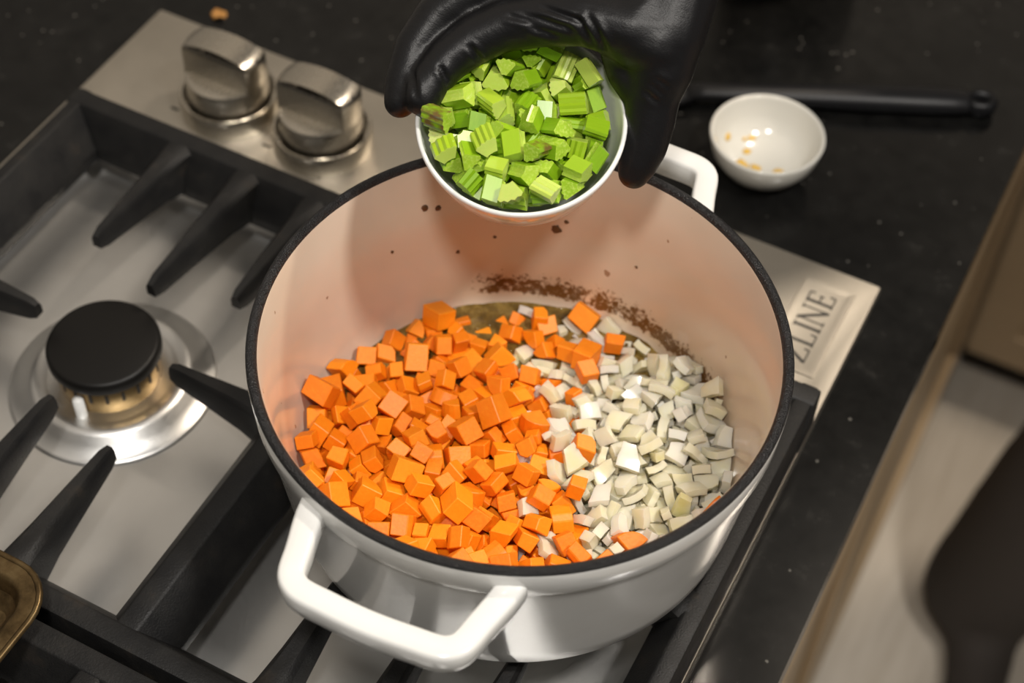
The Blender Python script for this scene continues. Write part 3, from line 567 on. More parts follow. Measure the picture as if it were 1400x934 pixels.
POT_DATA="c0,38,703,703,572,362,-438,591;c0,-755,583,670,330,-383,440,-742;c5,2,-1016,866,96,-397,-75,910;c0,-52,-511,886,654,520,-71,545;c0,-969,-242,837,231,-662,-181,689;c5,-349,492,682,310,-871,67,374;c0,638,-816,903,322,-183,106,-923;c5,-621,-120,809,295,510,644,-488;c3,-478,-810,594,695,413,-432,-399;c11,591,-802,773,570,-639,505,-110;c5,-468,-624,804,101,523,773,-344;c10,-662,-591,748,579,-448,615,-295;c11,-1008,27,735,544,394,362,647;c12,-477,286,747,99,-623,675,-383;c11,165,-1039,888,176,-884,184,-393;c10,621,-678,813,897,-63,427,99;c0,-359,-455,845,298,-835,142,-441;c11,-947,-312,721,113,-578,-440,679;c11,-791,167,578,403,-550,-470,-561;c11,-981,185,652,345,-349,295,820;c4,43,-665,858,156,612,-577,517;c3,-262,-509,879,367,-173,-265,-875;c11,214,-525,799,573,-810,-93,-84;c1,492,-882,797,335,623,533,-464;c11,-246,836,625,465,288,815,-190;c1,472,-594,728,577,-274,765,-80;c7,-867,123,666,359,297,424,777;c6,-698,442,630,313,-889,53,329;c1,-683,-396,714,773,579,-67,249;c3,-337,-62,747,184,-738,-649,-1;c5,-340,-938,765,321,829,457,6;c9,829,-378,806,488,-71,853,-173;c12,-371,-703,838,174,-289,-105,-935;c6,-653,76,710,807,420,-236,-343;c11,-68,-881,809,820,-136,523,-190;c2,349,-774,767,290,-597,579,475;c7,328,-447,695,218,-586,515,-586;c6,-882,-59,743,964,237,49,-113;c9,177,-753,885,392,-743,-323,-435;c2,-455,-169,757,635,306,432,-562;c7,76,-24,817,361,-847,317,227;c12,-488,-502,719,531,-184,355,-747;c10,-139,-586,850,21,-591,413,-693;c7,111,37,709,247,100,-770,-579;c12,-712,-496,771,27,72,-993,-90;c12,-638,417,700,298,58,-316,-899;c0,-89,958,659,326,-559,-194,738;c12,444,-432,674,624,-390,326,-594;c11,-881,-391,757,548,-257,783,-142;c2,-168,242,685,346,-746,-266,504;c6,-162,-438,850,500,-356,671,417;c8,-285,205,693,81,-165,-589,787;c14,-133,349,696,307,869,-370,118;c7,-161,-796,784,950,-136,-176,-216;c10,44,-176,825,690,-519,288,-415;c5,-113,-1035,814,129,-891,352,-257;c9,-597,-815,759,418,-723,-8,-549;c3,-449,-898,723,770,226,-234,-549;c10,-422,-251,822,137,-877,213,408;c12,71,-453,745,210,-604,759,121;c10,45,-299,818,626,616,297,-375;c9,-151,754,609,555,713,-100,417;c3,-308,-966,891,377,-615,648,-244;c10,-39,-42,689,392,120,909,-79;c12,305,-492,796,4,247,-347,905;c5,-233,-80,804,146,385,587,-697;c6,-601,-476,734,323,377,859,130;c6,501,-864,719,45,14,990,130;c14,346,-734,847,667,-486,21,564;c7,653,-566,797,200,460,749,-433;c13,-131,-706,825,405,-438,-603,530;c9,-538,70,669,36,369,574,730;c3,-124,-836,885,787,-280,-5,549;c2,-337,-326,860,285,611,616,-407;c2,-402,572,650,722,0,0,-692;c4,-118,230,799,781,426,-335,311;c13,25,-526,720,449,626,158,617;c12,-230,-1007,849,271,-750,-585,149;c1,-341,-176,816,468,65,172,-864;c13,221,-425,776,733,-404,275,473;c3,-896,357,619,881,128,432,146;c5,-42,-418,796,272,949,-150,42;c2,-612,-627,808,616,-18,743,-262;c8,-259,712,638,81,277,485,-825;c2,-163,651,649,401,375,247,-798;c1,315,-391,825,541,391,172,725;c12,-407,-392,747,354,-436,-825,67;c9,-493,192,739,389,-118,-563,-719;c13,-635,561,651,190,-538,820,-39;c13,102,-697,709,78,434,-267,-857;c10,313,-676,764,643,684,-345,2;c4,501,-554,808,450,371,737,341;c3,-727,-735,885,531,70,410,-738;c6,272,-268,836,82,192,-627,751;c7,182,-230,756,1,935,-355,-3;c7,1,47,681,257,131,930,-230;c14,-469,-784,804,174,909,-366,-98;c2,-213,-375,654,845,121,463,-240;c0,-598,-751,849,204,862,-340,-317;c0,-955,-129,719,747,274,541,-272;c0,-712,266,717,283,42,-403,-869;c13,-955,-137,599,529,-177,-508,656;c13,7,-175,560,326,151,711,-605;c13,-555,-561,760,444,-319,-396,738;c2,-84,-781,828,179,145,4,-973;c6,-48,-270,717,88,-295,-127,-943;c1,86,-765,736,202,-322,-922,76;c8,-391,-739,758,35,870,386,-306;c2,-629,-230,779,28,-365,-374,852;c13,-421,-70,752,787,48,-615,-25;c12,-142,439,721,165,-668,-315,654;c12,-45,-675,810,567,-519,343,-540;c11,-325,340,741,722,-617,-112,-292;c6,999,-161,850,638,-620,-338,-307;c2,165,-382,731,359,-106,351,-858;c14,-140,-361,736,260,-533,360,-720;c2,28,295,632,486,-704,436,280;c4,410,-643,832,857,-194,242,-412;c0,97,-964,691,356,633,-563,394;c6,-151,-333,825,77,-217,-887,-401;c4,-308,-279,786,656,539,-511,-137;c1,-713,-230,829,135,-692,-620,344;c14,261,-171,784,60,-235,-956,167;c8,52,742,547,604,-295,701,-239;c2,-831,501,621,917,263,290,77;c2,-370,20,771,409,51,-243,-878;c10,259,-1000,826,639,-21,762,103;c8,266,-350,689,896,-248,321,182;c10,-29,-656,704,872,-78,-348,335;c8,-456,-334,814,248,563,633,-470;c11,-964,-240,621,369,-562,539,507;c6,-626,30,625,836,328,-239,-368;c9,-264,-884,791,31,177,979,99;c0,-167,63,843,20,397,-292,-870;c0,-203,-233,757,282,796,-333,420;c14,-484,167,654,273,601,129,740;c8,293,-849,735,166,-748,609,-204;c3,-586,575,563,476,519,558,-439;c7,-14,-355,649,960,87,260,-53;c0,-533,-682,707,300,-453,-294,786;c8,-571,118,726,633,-618,151,-442;c10,-865,18,669,73,741,252,-618;c8,-12,-352,751,73,-247,-58,-964;c10,-44,-766,738,125,314,938,74;c12,-731,37,667,453,337,368,-739;c4,175,-75,766,559,-548,445,-436;c1,-460,745,563,307,-688,106,649;c7,130,-563,726,222,-901,-92,-361;c2,-437,487,567,130,631,-322,694;c8,-169,-928,618,287,-585,-755,-69;c2,-257,59,656,753,-308,581,0;c8,-487,-884,821,458,-58,-832,-307;c10,-252,-496,763,732,125,588,-321;c1,154,-185,830,650,-162,656,-348;c9,-136,441,613,572,-751,-260,-203;c6,-13,-95,793,823,488,236,168;c0,-395,-573,776,443,-13,281,851;c3,52,-605,780,69,-169,-291,939;c11,-188,-913,789,450,-652,-166,587;c2,-265,-882,701,291,-243,-215,-900;c3,152,405,619,679,-100,-237,688;c1,45,-850,761,152,-494,272,812;c2,-477,542,620,568,-822,-39,-21;c13,-576,-792,628,924,-137,-228,276;c10,-559,-432,771,416,4,547,-726;c4,32,-809,650,318,-257,-677,-612;c0,-755,-101,748,537,178,368,-738;c4,-121,-997,688,977,205,54,-15;c4,-498,-205,664,467,570,407,540;c3,-744,509,596,713,533,-445,-91;c3,-167,-438,580,711,189,-652,185;c3,58,-135,649,364,512,47,777;c7,286,-750,681,510,222,-454,696;c9,-417,-413,644,310,-537,681,-390;c9,-695,-734,740,598,642,-479,14;c11,-908,49,565,523,-657,226,494;c2,-145,-659,743,230,-788,361,443;c1,-136,-441,667,405,-584,-333,-619;c14,-404,-901,629,477,709,-517,44;c3,128,-756,823,953,-53,210,-214;c6,-860,-292,583,741,-113,41,-661;c0,-578,451,588,29,21,-709,-704;c3,325,-943,721,576,-315,532,535;c1,814,-562,726,235,56,880,-410;c12,-770,-640,732,396,-116,-806,425;c6,-918,-339,643,308,709,-625,-105;c12,-382,689,654,458,427,212,750;c7,-99,-245,807,109,-331,-619,-704;c7,607,-797,683,772,524,-306,-191;c3,-171,156,591,272,943,143,126;c6,-50,-172,711,350,84,-708,-607;c7,-243,-121,662,646,-86,567,-504;c13,-129,-826,712,752,-294,587,-59;c3,-798,-321,676,575,-366,-333,652;c6,298,-650,659,48,-524,-534,-662;c10,-409,146,644,55,-185,-462,865;c13,-888,-465,694,796,282,-317,-430;c1,488,-323,708,500,-621,500,338;c11,-264,-620,809,437,-830,136,318;c7,62,-920,581,6,0,-627,779;c6,-346,33,667,889,-11,-181,-420;c3,70,-386,654,146,0,0,989;c11,-45,-909,588,21,-139,965,-223;c14,-777,169,657,162,625,251,-721;c0,-438,380,675,568,576,414,418;c1,-135,-525,737,812,-374,97,437;c13,-825,301,567,668,-282,-600,-338;c5,-161,-702,565,141,-301,-655,679;c10,-315,404,567,172,-237,669,-683;c6,57,-108,722,826,447,284,191;c2,345,-487,613,48,646,743,-171;c9,163,-103,668,159,-703,-193,-665;c6,-277,-654,568,0,907,-421,0;c2,166,-298,646,147,-629,-756,109;c1,-71,156,744,176,-325,-661,652;c5,-42,-68,581,719,43,690,-66;c8,353,-952,812,642,-141,734,170;c11,88,-294,708,186,434,759,-448;c8,347,-590,696,154,-2,-175,972;c9,104,-186,725,233,-502,-423,-717;c4,-462,6,688,88,115,948,-283;c11,-868,-247,701,10,522,-644,559;c3,-586,262,699,16,-40,904,-426;c5,-456,-84,579,0,904,427,0;c5,300,130,624,590,-324,682,286;c9,-76,326,570,640,290,608,-370;c6,-519,285,558,704,-672,165,-159;c8,-389,820,594,607,-407,-394,-557;c14,-186,-847,681,663,-521,-496,-209;c1,-347,737,577,365,-447,803,152;c6,361,-210,753,466,782,104,-400;c4,-498,658,568,567,709,304,290;c12,-340,91,565,665,663,-199,-280;c8,54,-712,623,557,-757,214,266;c7,201,-628,757,337,170,906,194;c11,-235,-716,731,366,-384,728,-434;c6,-244,-41,704,708,-409,-183,-545;c12,-55,706,674,349,-613,-439,557;c11,-749,-676,801,7,-505,-667,548;c1,-777,-136,584,54,8,481,875;c2,-250,-351,725,485,639,99,-588;c5,207,-832,768,359,-791,-469,159;c9,196,-925,863,352,675,512,397;c3,-321,124,723,679,-365,587,248;c12,-46,-290,869,903,-43,-422,-60;c6,104,-298,575,685,-125,134,-706;c12,-790,-56,632,241,-689,255,-634;c0,2,-994,706,716,81,157,-675;c4,-410,-285,737,279,700,658,3;c10,346,-128,686,658,75,-536,523;c9,174,-474,693,238,426,287,824;c14,-501,-398,698,297,114,944,-86;c5,133,87,576,566,420,-604,373;c10,-190,340,618,760,-167,-469,-419;c13,-117,-114,674,592,262,-735,201;c6,74,-512,639,678,723,-120,-53;c12,99,-614,569,470,492,-499,536;c8,94,-1009,783,880,5,464,99;c11,15,24,554,152,420,592,-671;c9,-746,-391,573,181,608,199,-747;c0,237,-896,637,256,-119,-783,555;c9,-56,48,612,334,-195,769,509;c1,-694,-260,710,507,-60,313,-801;c6,-365,-843,675,317,161,-863,360;c8,-237,-646,660,204,-109,-132,-964;c6,-394,-763,654,284,-804,310,421;c3,-460,-501,625,46,-333,-514,-790;c12,200,-710,714,996,0,0,-84;c4,32,-264,628,84,-657,687,299;c4,400,-300,788,666,581,-425,-194;c0,-360,-174,685,85,-992,87,26;c4,-358,-453,702,344,-257,173,-886;c6,-855,-398,592,591,-338,-261,685;c8,-199,-565,560,464,0,0,886;c2,-786,-17,549,628,-308,643,-311;c14,-281,293,559,810,0,0,-587;c11,-109,258,639,474,-49,-720,-505;c5,-176,-32,668,397,263,80,876;c10,265,-560,718,456,764,457,18;c8,-704,-683,697,323,879,124,328;c4,-898,256,620,958,110,173,199;c13,-876,-198,573,322,-495,533,606;c11,-35,-451,569,181,-53,682,-706;c2,30,248,567,87,-699,114,-701;c1,429,-676,581,40,-168,951,-256;c11,-386,-16,554,691,-413,593,-24;c1,-373,-137,566,601,-577,-434,342;c2,-359,-68,658,95,-917,354,159;c5,-48,-475,675,227,-768,10,599;c5,388,-331,664,386,301,625,-608;c9,-463,-99,683,565,-473,480,476;c7,-216,-595,729,180,-333,-489,786;c8,263,-950,905,58,-334,-696,633;o11,933,-378,767,906,-301,253,155;o2,134,206,732,336,-250,-88,-904;o7,0,376,732,291,909,-13,-298;o12,880,144,796,230,923,286,118;o1,687,403,776,381,649,-488,442;o13,720,323,767,206,168,-961,-74;o7,479,589,757,129,784,586,-159;o1,703,-763,770,329,-598,271,679;o7,248,274,738,537,785,297,86;o13,646,-122,727,203,-169,948,179;o13,57,857,628,622,-498,525,300;o8,377,243,774,16,-309,-845,-435;o11,896,408,785,172,-233,266,919;o6,186,681,697,414,829,373,56;o13,373,637,727,68,23,-954,-290;o11,510,-92,795,139,620,772,-29;o7,-288,147,629,35,253,-619,743;o12,192,902,588,235,-3,806,-543;o10,320,904,590,228,-923,-232,-204;o6,384,568,750,536,116,272,-791;o7,741,707,849,384,-175,883,203;o12,760,-365,756,740,113,260,609;o3,390,-414,746,695,633,296,-168;o10,1003,-287,788,521,-253,692,-431;o6,729,-119,790,535,137,-556,621;o2,535,151,821,158,-544,-824,-23;o1,998,283,775,53,669,138,-728;o11,949,-232,632,506,132,414,-745;o2,652,325,645,105,122,-155,-975;o6,541,828,792,257,80,278,922;o11,420,-153,739,756,-403,443,265;o0,-73,744,578,642,-707,-96,-280;o7,59,994,622,514,-843,149,64;o12,653,-8,779,301,340,-341,-823;o1,225,370,725,59,-910,-393,120;o13,-364,881,610,30,5,-857,514;o3,57,-39,755,675,-149,-223,-687;o13,943,361,730,835,103,276,-464;o11,128,583,645,502,542,254,623;o0,737,-47,697,921,-183,232,-255;o4,506,-119,742,835,-101,-6,-540;o3,781,-655,763,103,859,342,-367;o1,485,323,762,270,3,963,4;o7,608,424,748,570,-553,403,-455;o10,593,-147,754,444,509,240,697;o4,800,428,743,390,-765,-487,160;o1,636,-476,741,997,20,24,63;o5,486,-247,766,237,-879,26,-413;o8,951,-144,794,230,299,25,926;o10,808,347,784,292,-14,-954,-68;o2,1013,-158,727,529,-293,748,-271;o4,886,-538,776,126,775,515,-345;o3,720,158,734,245,-261,927,-114;o13,917,-150,751,855,148,252,428;o7,580,22,781,86,-688,674,-254;o3,939,-314,794,308,204,913,174;o1,542,670,714,182,964,-189,-32;o0,271,-479,594,515,-548,-500,-429;o4,446,-446,589,78,447,-723,-520;o9,517,808,742,551,-399,-54,731;o0,-191,758,557,449,-200,-291,821;o12,810,-218,785,664,-266,-408,567;o1,814,-460,811,84,79,-400,-909;o2,308,4,839,343,113,-92,928;o6,543,-471,684,738,-527,-158,391;o7,-165,855,584,300,-671,-328,-593;o3,926,-430,751,41,-248,-316,-915;o6,894,82,729,453,482,-306,684;o4,586,-264,745,23,762,-101,639;o11,53,926,586,848,-516,114,-46;o10,506,613,810,72,81,-965,238;o3,575,549,736,134,-887,429,106;o7,476,-32,674,63,-504,-855,102;o7,661,-198,787,476,189,307,802;o0,401,392,666,520,643,117,550;o3,250,486,657,320,-645,-664,-201;o9,417,-92,754,169,245,938,176;o1,638,237,655,181,978,-105,-19;o13,487,418,764,21,276,-54,-959;o7,921,239,752,132,-941,-309,-41;o5,350,-46,752,473,275,-20,-837;o9,853,175,628,351,-194,-471,786;o8,231,-323,788,6,-879,-386,279;o9,642,-269,751,68,724,620,-296;o1,474,201,761,98,868,462,-150;o11,419,556,640,730,68,610,302;o5,651,245,796,484,-677,-30,-554;o10,700,416,699,175,-68,811,-554;o3,705,54,738,575,439,-114,-681;o7,561,696,770,650,-172,-102,-733;o0,310,225,688,736,-607,-97,-284;o5,463,-168,599,499,529,574,377;o6,33,448,659,39,813,576,-74;o9,346,75,769,37,-890,-245,383;o7,534,-7,724,981,-67,119,-140;o8,266,947,632,122,117,546,821;o4,569,182,761,865,245,-114,422;o12,141,775,604,883,-58,343,-316;o0,151,126,738,78,518,-457,719;o0,1044,94,798,4,754,77,652;o7,396,819,711,554,-623,552,-19;o11,880,42,779,518,483,-301,639;o3,-93,824,565,430,-378,616,-541;o11,12,444,548,44,-973,227,-29;o6,951,-264,668,405,-908,48,93;o5,358,353,724,77,55,-596,-797;o10,252,147,748,135,375,799,-451;o3,603,-385,686,641,610,84,-459;o6,770,-192,736,842,275,255,388;o5,-32,809,634,225,-52,955,-184;o0,773,-491,750,905,-409,-115,-9;o13,-302,525,615,284,679,635,235;o4,559,-330,751,453,423,-609,495;o10,-16,697,545,556,-552,428,-450;o5,760,361,645,153,313,621,702;o12,-63,389,660,420,-659,-586,-214;o3,241,775,661,89,-818,311,476;o5,985,-302,707,270,-771,-520,-251;o2,855,-385,701,271,940,204,14;o12,1001,138,777,323,379,-548,-672;o12,593,282,566,381,361,694,493;o9,826,311,722,570,-806,103,121;o1,316,330,648,599,-332,517,-514;o12,-115,921,591,847,-520,108,-12;o12,309,631,655,444,192,-874,43;o6,575,-77,701,669,-701,-190,160;o5,490,378,705,716,-496,85,-484;o2,740,-560,658,326,-493,697,-405;o0,619,113,669,838,509,-161,112;o6,774,441,795,21,-814,441,-378;o0,921,-218,798,5,-231,-772,-593;o2,735,-547,570,847,-165,-3,506;o2,916,-170,626,407,291,-424,755;o0,902,286,681,691,-637,-46,-339;o7,638,-93,559,330,247,710,571;o11,589,819,715,195,900,-206,330;o7,708,149,645,484,-53,874,10;o9,739,348,702,558,578,-346,-485;o11,177,587,565,599,-683,347,-234;o1,534,388,647,938,240,48,-245;o7,-138,610,613,391,915,-4,101;o11,169,742,646,891,265,297,217;o12,686,-665,761,505,69,137,850;o12,286,195,731,834,52,-413,362;o8,873,278,789,134,-240,872,-406;o10,-98,413,566,630,-728,-270,-37;o8,757,-56,751,903,1,275,329;o9,-317,561,551,297,36,21,-954;o9,768,-640,703,194,-230,-431,-851;o12,406,417,606,60,272,-897,-343;o5,407,136,750,775,-85,126,-613;o1,415,-230,673,170,369,759,-509;o2,293,-1,661,948,12,140,-286;o4,120,291,603,615,271,-173,-720;o0,712,-18,599,217,-10,-61,-974;o13,734,471,667,141,-731,661,90;o12,825,188,746,896,170,196,-361;o8,414,475,769,222,575,786,36;o8,684,179,570,813,228,184,504;o2,354,842,568,127,80,125,-981;o5,487,-66,546,569,622,376,386;o1,866,502,699,27,-270,-565,-779;o3,484,-577,645,550,260,782,133;o9,942,-334,626,420,346,836,77;o7,793,623,813,280,915,205,-208;o3,427,255,569,584,-400,454,-541;o4,349,519,652,356,915,155,107;o3,536,446,600,10,42,-995,-87;o8,875,-497,698,130,-444,869,176;o0,552,325,671,142,-729,-647,-171;o4,368,660,667,119,-462,-821,-312;o2,792,109,720,671,29,563,482;o12,920,46,648,120,51,90,-987;o9,214,607,687,181,424,476,749;o1,369,124,702,146,147,13,978;o11,496,-851,634,280,-83,377,-879;o1,452,723,678,286,480,-830,8;o10,-126,545,635,87,-46,628,-772;o2,919,-48,767,232,-79,241,-939;o3,674,502,603,862,499,-90,-19;o8,465,159,661,796,-226,32,-561;o2,804,574,768,937,-205,172,226;o3,175,416,719,82,433,-177,880;o5,-35,549,673,540,347,-749,-167;o5,333,435,724,366,923,13,-118;o0,418,-284,608,338,-58,-86,935;o7,894,517,783,551,335,-4,764;o1,-53,580,565,228,239,-708,-625;o11,777,247,608,14,-629,752,197;o7,450,350,641,766,380,519,-24;o2,478,236,688,30,694,691,-200;o4,397,-31,626,105,-776,493,-379;o4,-240,89,587,189,-656,32,-730;o7,1027,1,728,669,-93,735,-64;o6,656,32,570,903,-345,-127,221;o10,564,558,697,304,-154,-711,614;o6,105,636,576,180,684,-72,704;o1,973,-25,636,160,299,-696,633;o13,740,548,729,76,686,678,-254;o10,582,-149,677,522,686,507,-13;o5,496,-482,621,168,-944,-128,254;o13,254,-131,695,483,-469,588,-448;o7,137,-36,686,247,53,-647,-719;o11,261,6,609,79,-937,-333,67;o6,548,-255,661,36,-289,-913,-284;o2,-6,662,616,978,-205,-15,47;o0,819,-26,781,58,796,-425,426;o0,293,613,546,38,997,63,-7;o0,539,731,622,625,171,179,-741;o5,678,555,680,69,103,-204,971;o10,425,42,651,727,608,310,-80;o13,504,505,687,528,468,707,53;o4,964,183,719,271,-861,-333,272;o7,571,-752,582,471,-5,-218,-855;o6,582,779,594,256,-877,-324,-246;o1,491,858,614,417,-883,121,-180;o0,921,-403,647,129,654,576,-473;o1,603,758,675,315,-906,-223,174;o2,712,701,704,259,386,869,-168;o9,641,-71,632,288,411,773,389;o3,892,-66,685,349,-40,335,874;o0,508,308,617,809,104,486,-314;o7,734,570,572,155,-228,956,98;o12,485,-156,671,496,-329,-438,674;o9,697,-468,676,728,-165,-572,339;o6,652,-511,667,376,-386,-587,604;o12,665,207,753,741,-421,-273,447;o6,402,-39,720,296,-186,-209,913;o0,437,348,551,442,-62,54,893;o7,869,241,573,331,81,674,656;o1,772,-209,611,754,-637,138,79;o5,765,172,631,393,497,-369,-680;o6,746,-91,581,557,427,-154,696;o12,638,-338,678,583,679,91,-437;o5,557,-529,652,548,-761,-319,-137;o11,773,-462,662,32,-573,-428,-698;o5,465,625,570,273,-106,948,-125;o8,558,-207,569,139,-750,599,-242;o11,492,-525,562,645,751,142,13;o2,644,-273,609,470,-85,294,-828;o6,673,-277,692,219,848,-266,403;o13,258,-125,613,71,143,987,-25;o13,-1,523,598,87,-166,982,-4;o7,465,814,641,137,208,873,419;o1,879,-12,709,14,-115,-396,-911;o0,795,663,753,76,610,376,694;o9,732,-197,547,224,-891,-391,64;o7,737,662,651,316,-349,246,848;o10,643,453,672,755,-141,-539,345;o3,657,74,624,119,500,-7,858;o4,466,599,691,552,378,632,390;o1,535,-683,766,635,6,161,756;o10,330,461,617,289,93,-452,-839;o2,-256,679,554,29,814,579,27;o13,309,713,601,626,510,244,-537;o0,23,105,601,35,-77,-990,113;o7,652,-717,697,693,525,-283,-405;o6,567,259,720,85,90,255,959;o6,817,381,701,712,-281,-153,625;o4,654,554,778,533,-415,19,-737;o9,439,504,709,86,-422,899,82;o2,325,451,553,623,13,20,782;o4,240,19,559,18,-63,13,-998;o6,429,43,561,186,93,-749,-629;o7,560,612,628,568,484,604,-279;o0,169,458,547,471,414,543,558;o0,119,744,548,507,-521,488,-483;o13,267,110,554,968,-14,45,-246;o8,887,314,601,940,231,161,-193;o7,432,719,617,362,227,-899,96;o12,444,-34,591,289,899,241,224;o12,603,186,621,179,781,589,-99;o10,400,256,633,117,-332,-835,424;o6,-11,809,585,150,-283,181,930;o1,1005,16,824,921,-21,161,354;o5,537,-621,673,484,-649,-430,399;o2,666,721,758,742,-162,-26,650;o3,634,625,750,588,-796,-111,90"
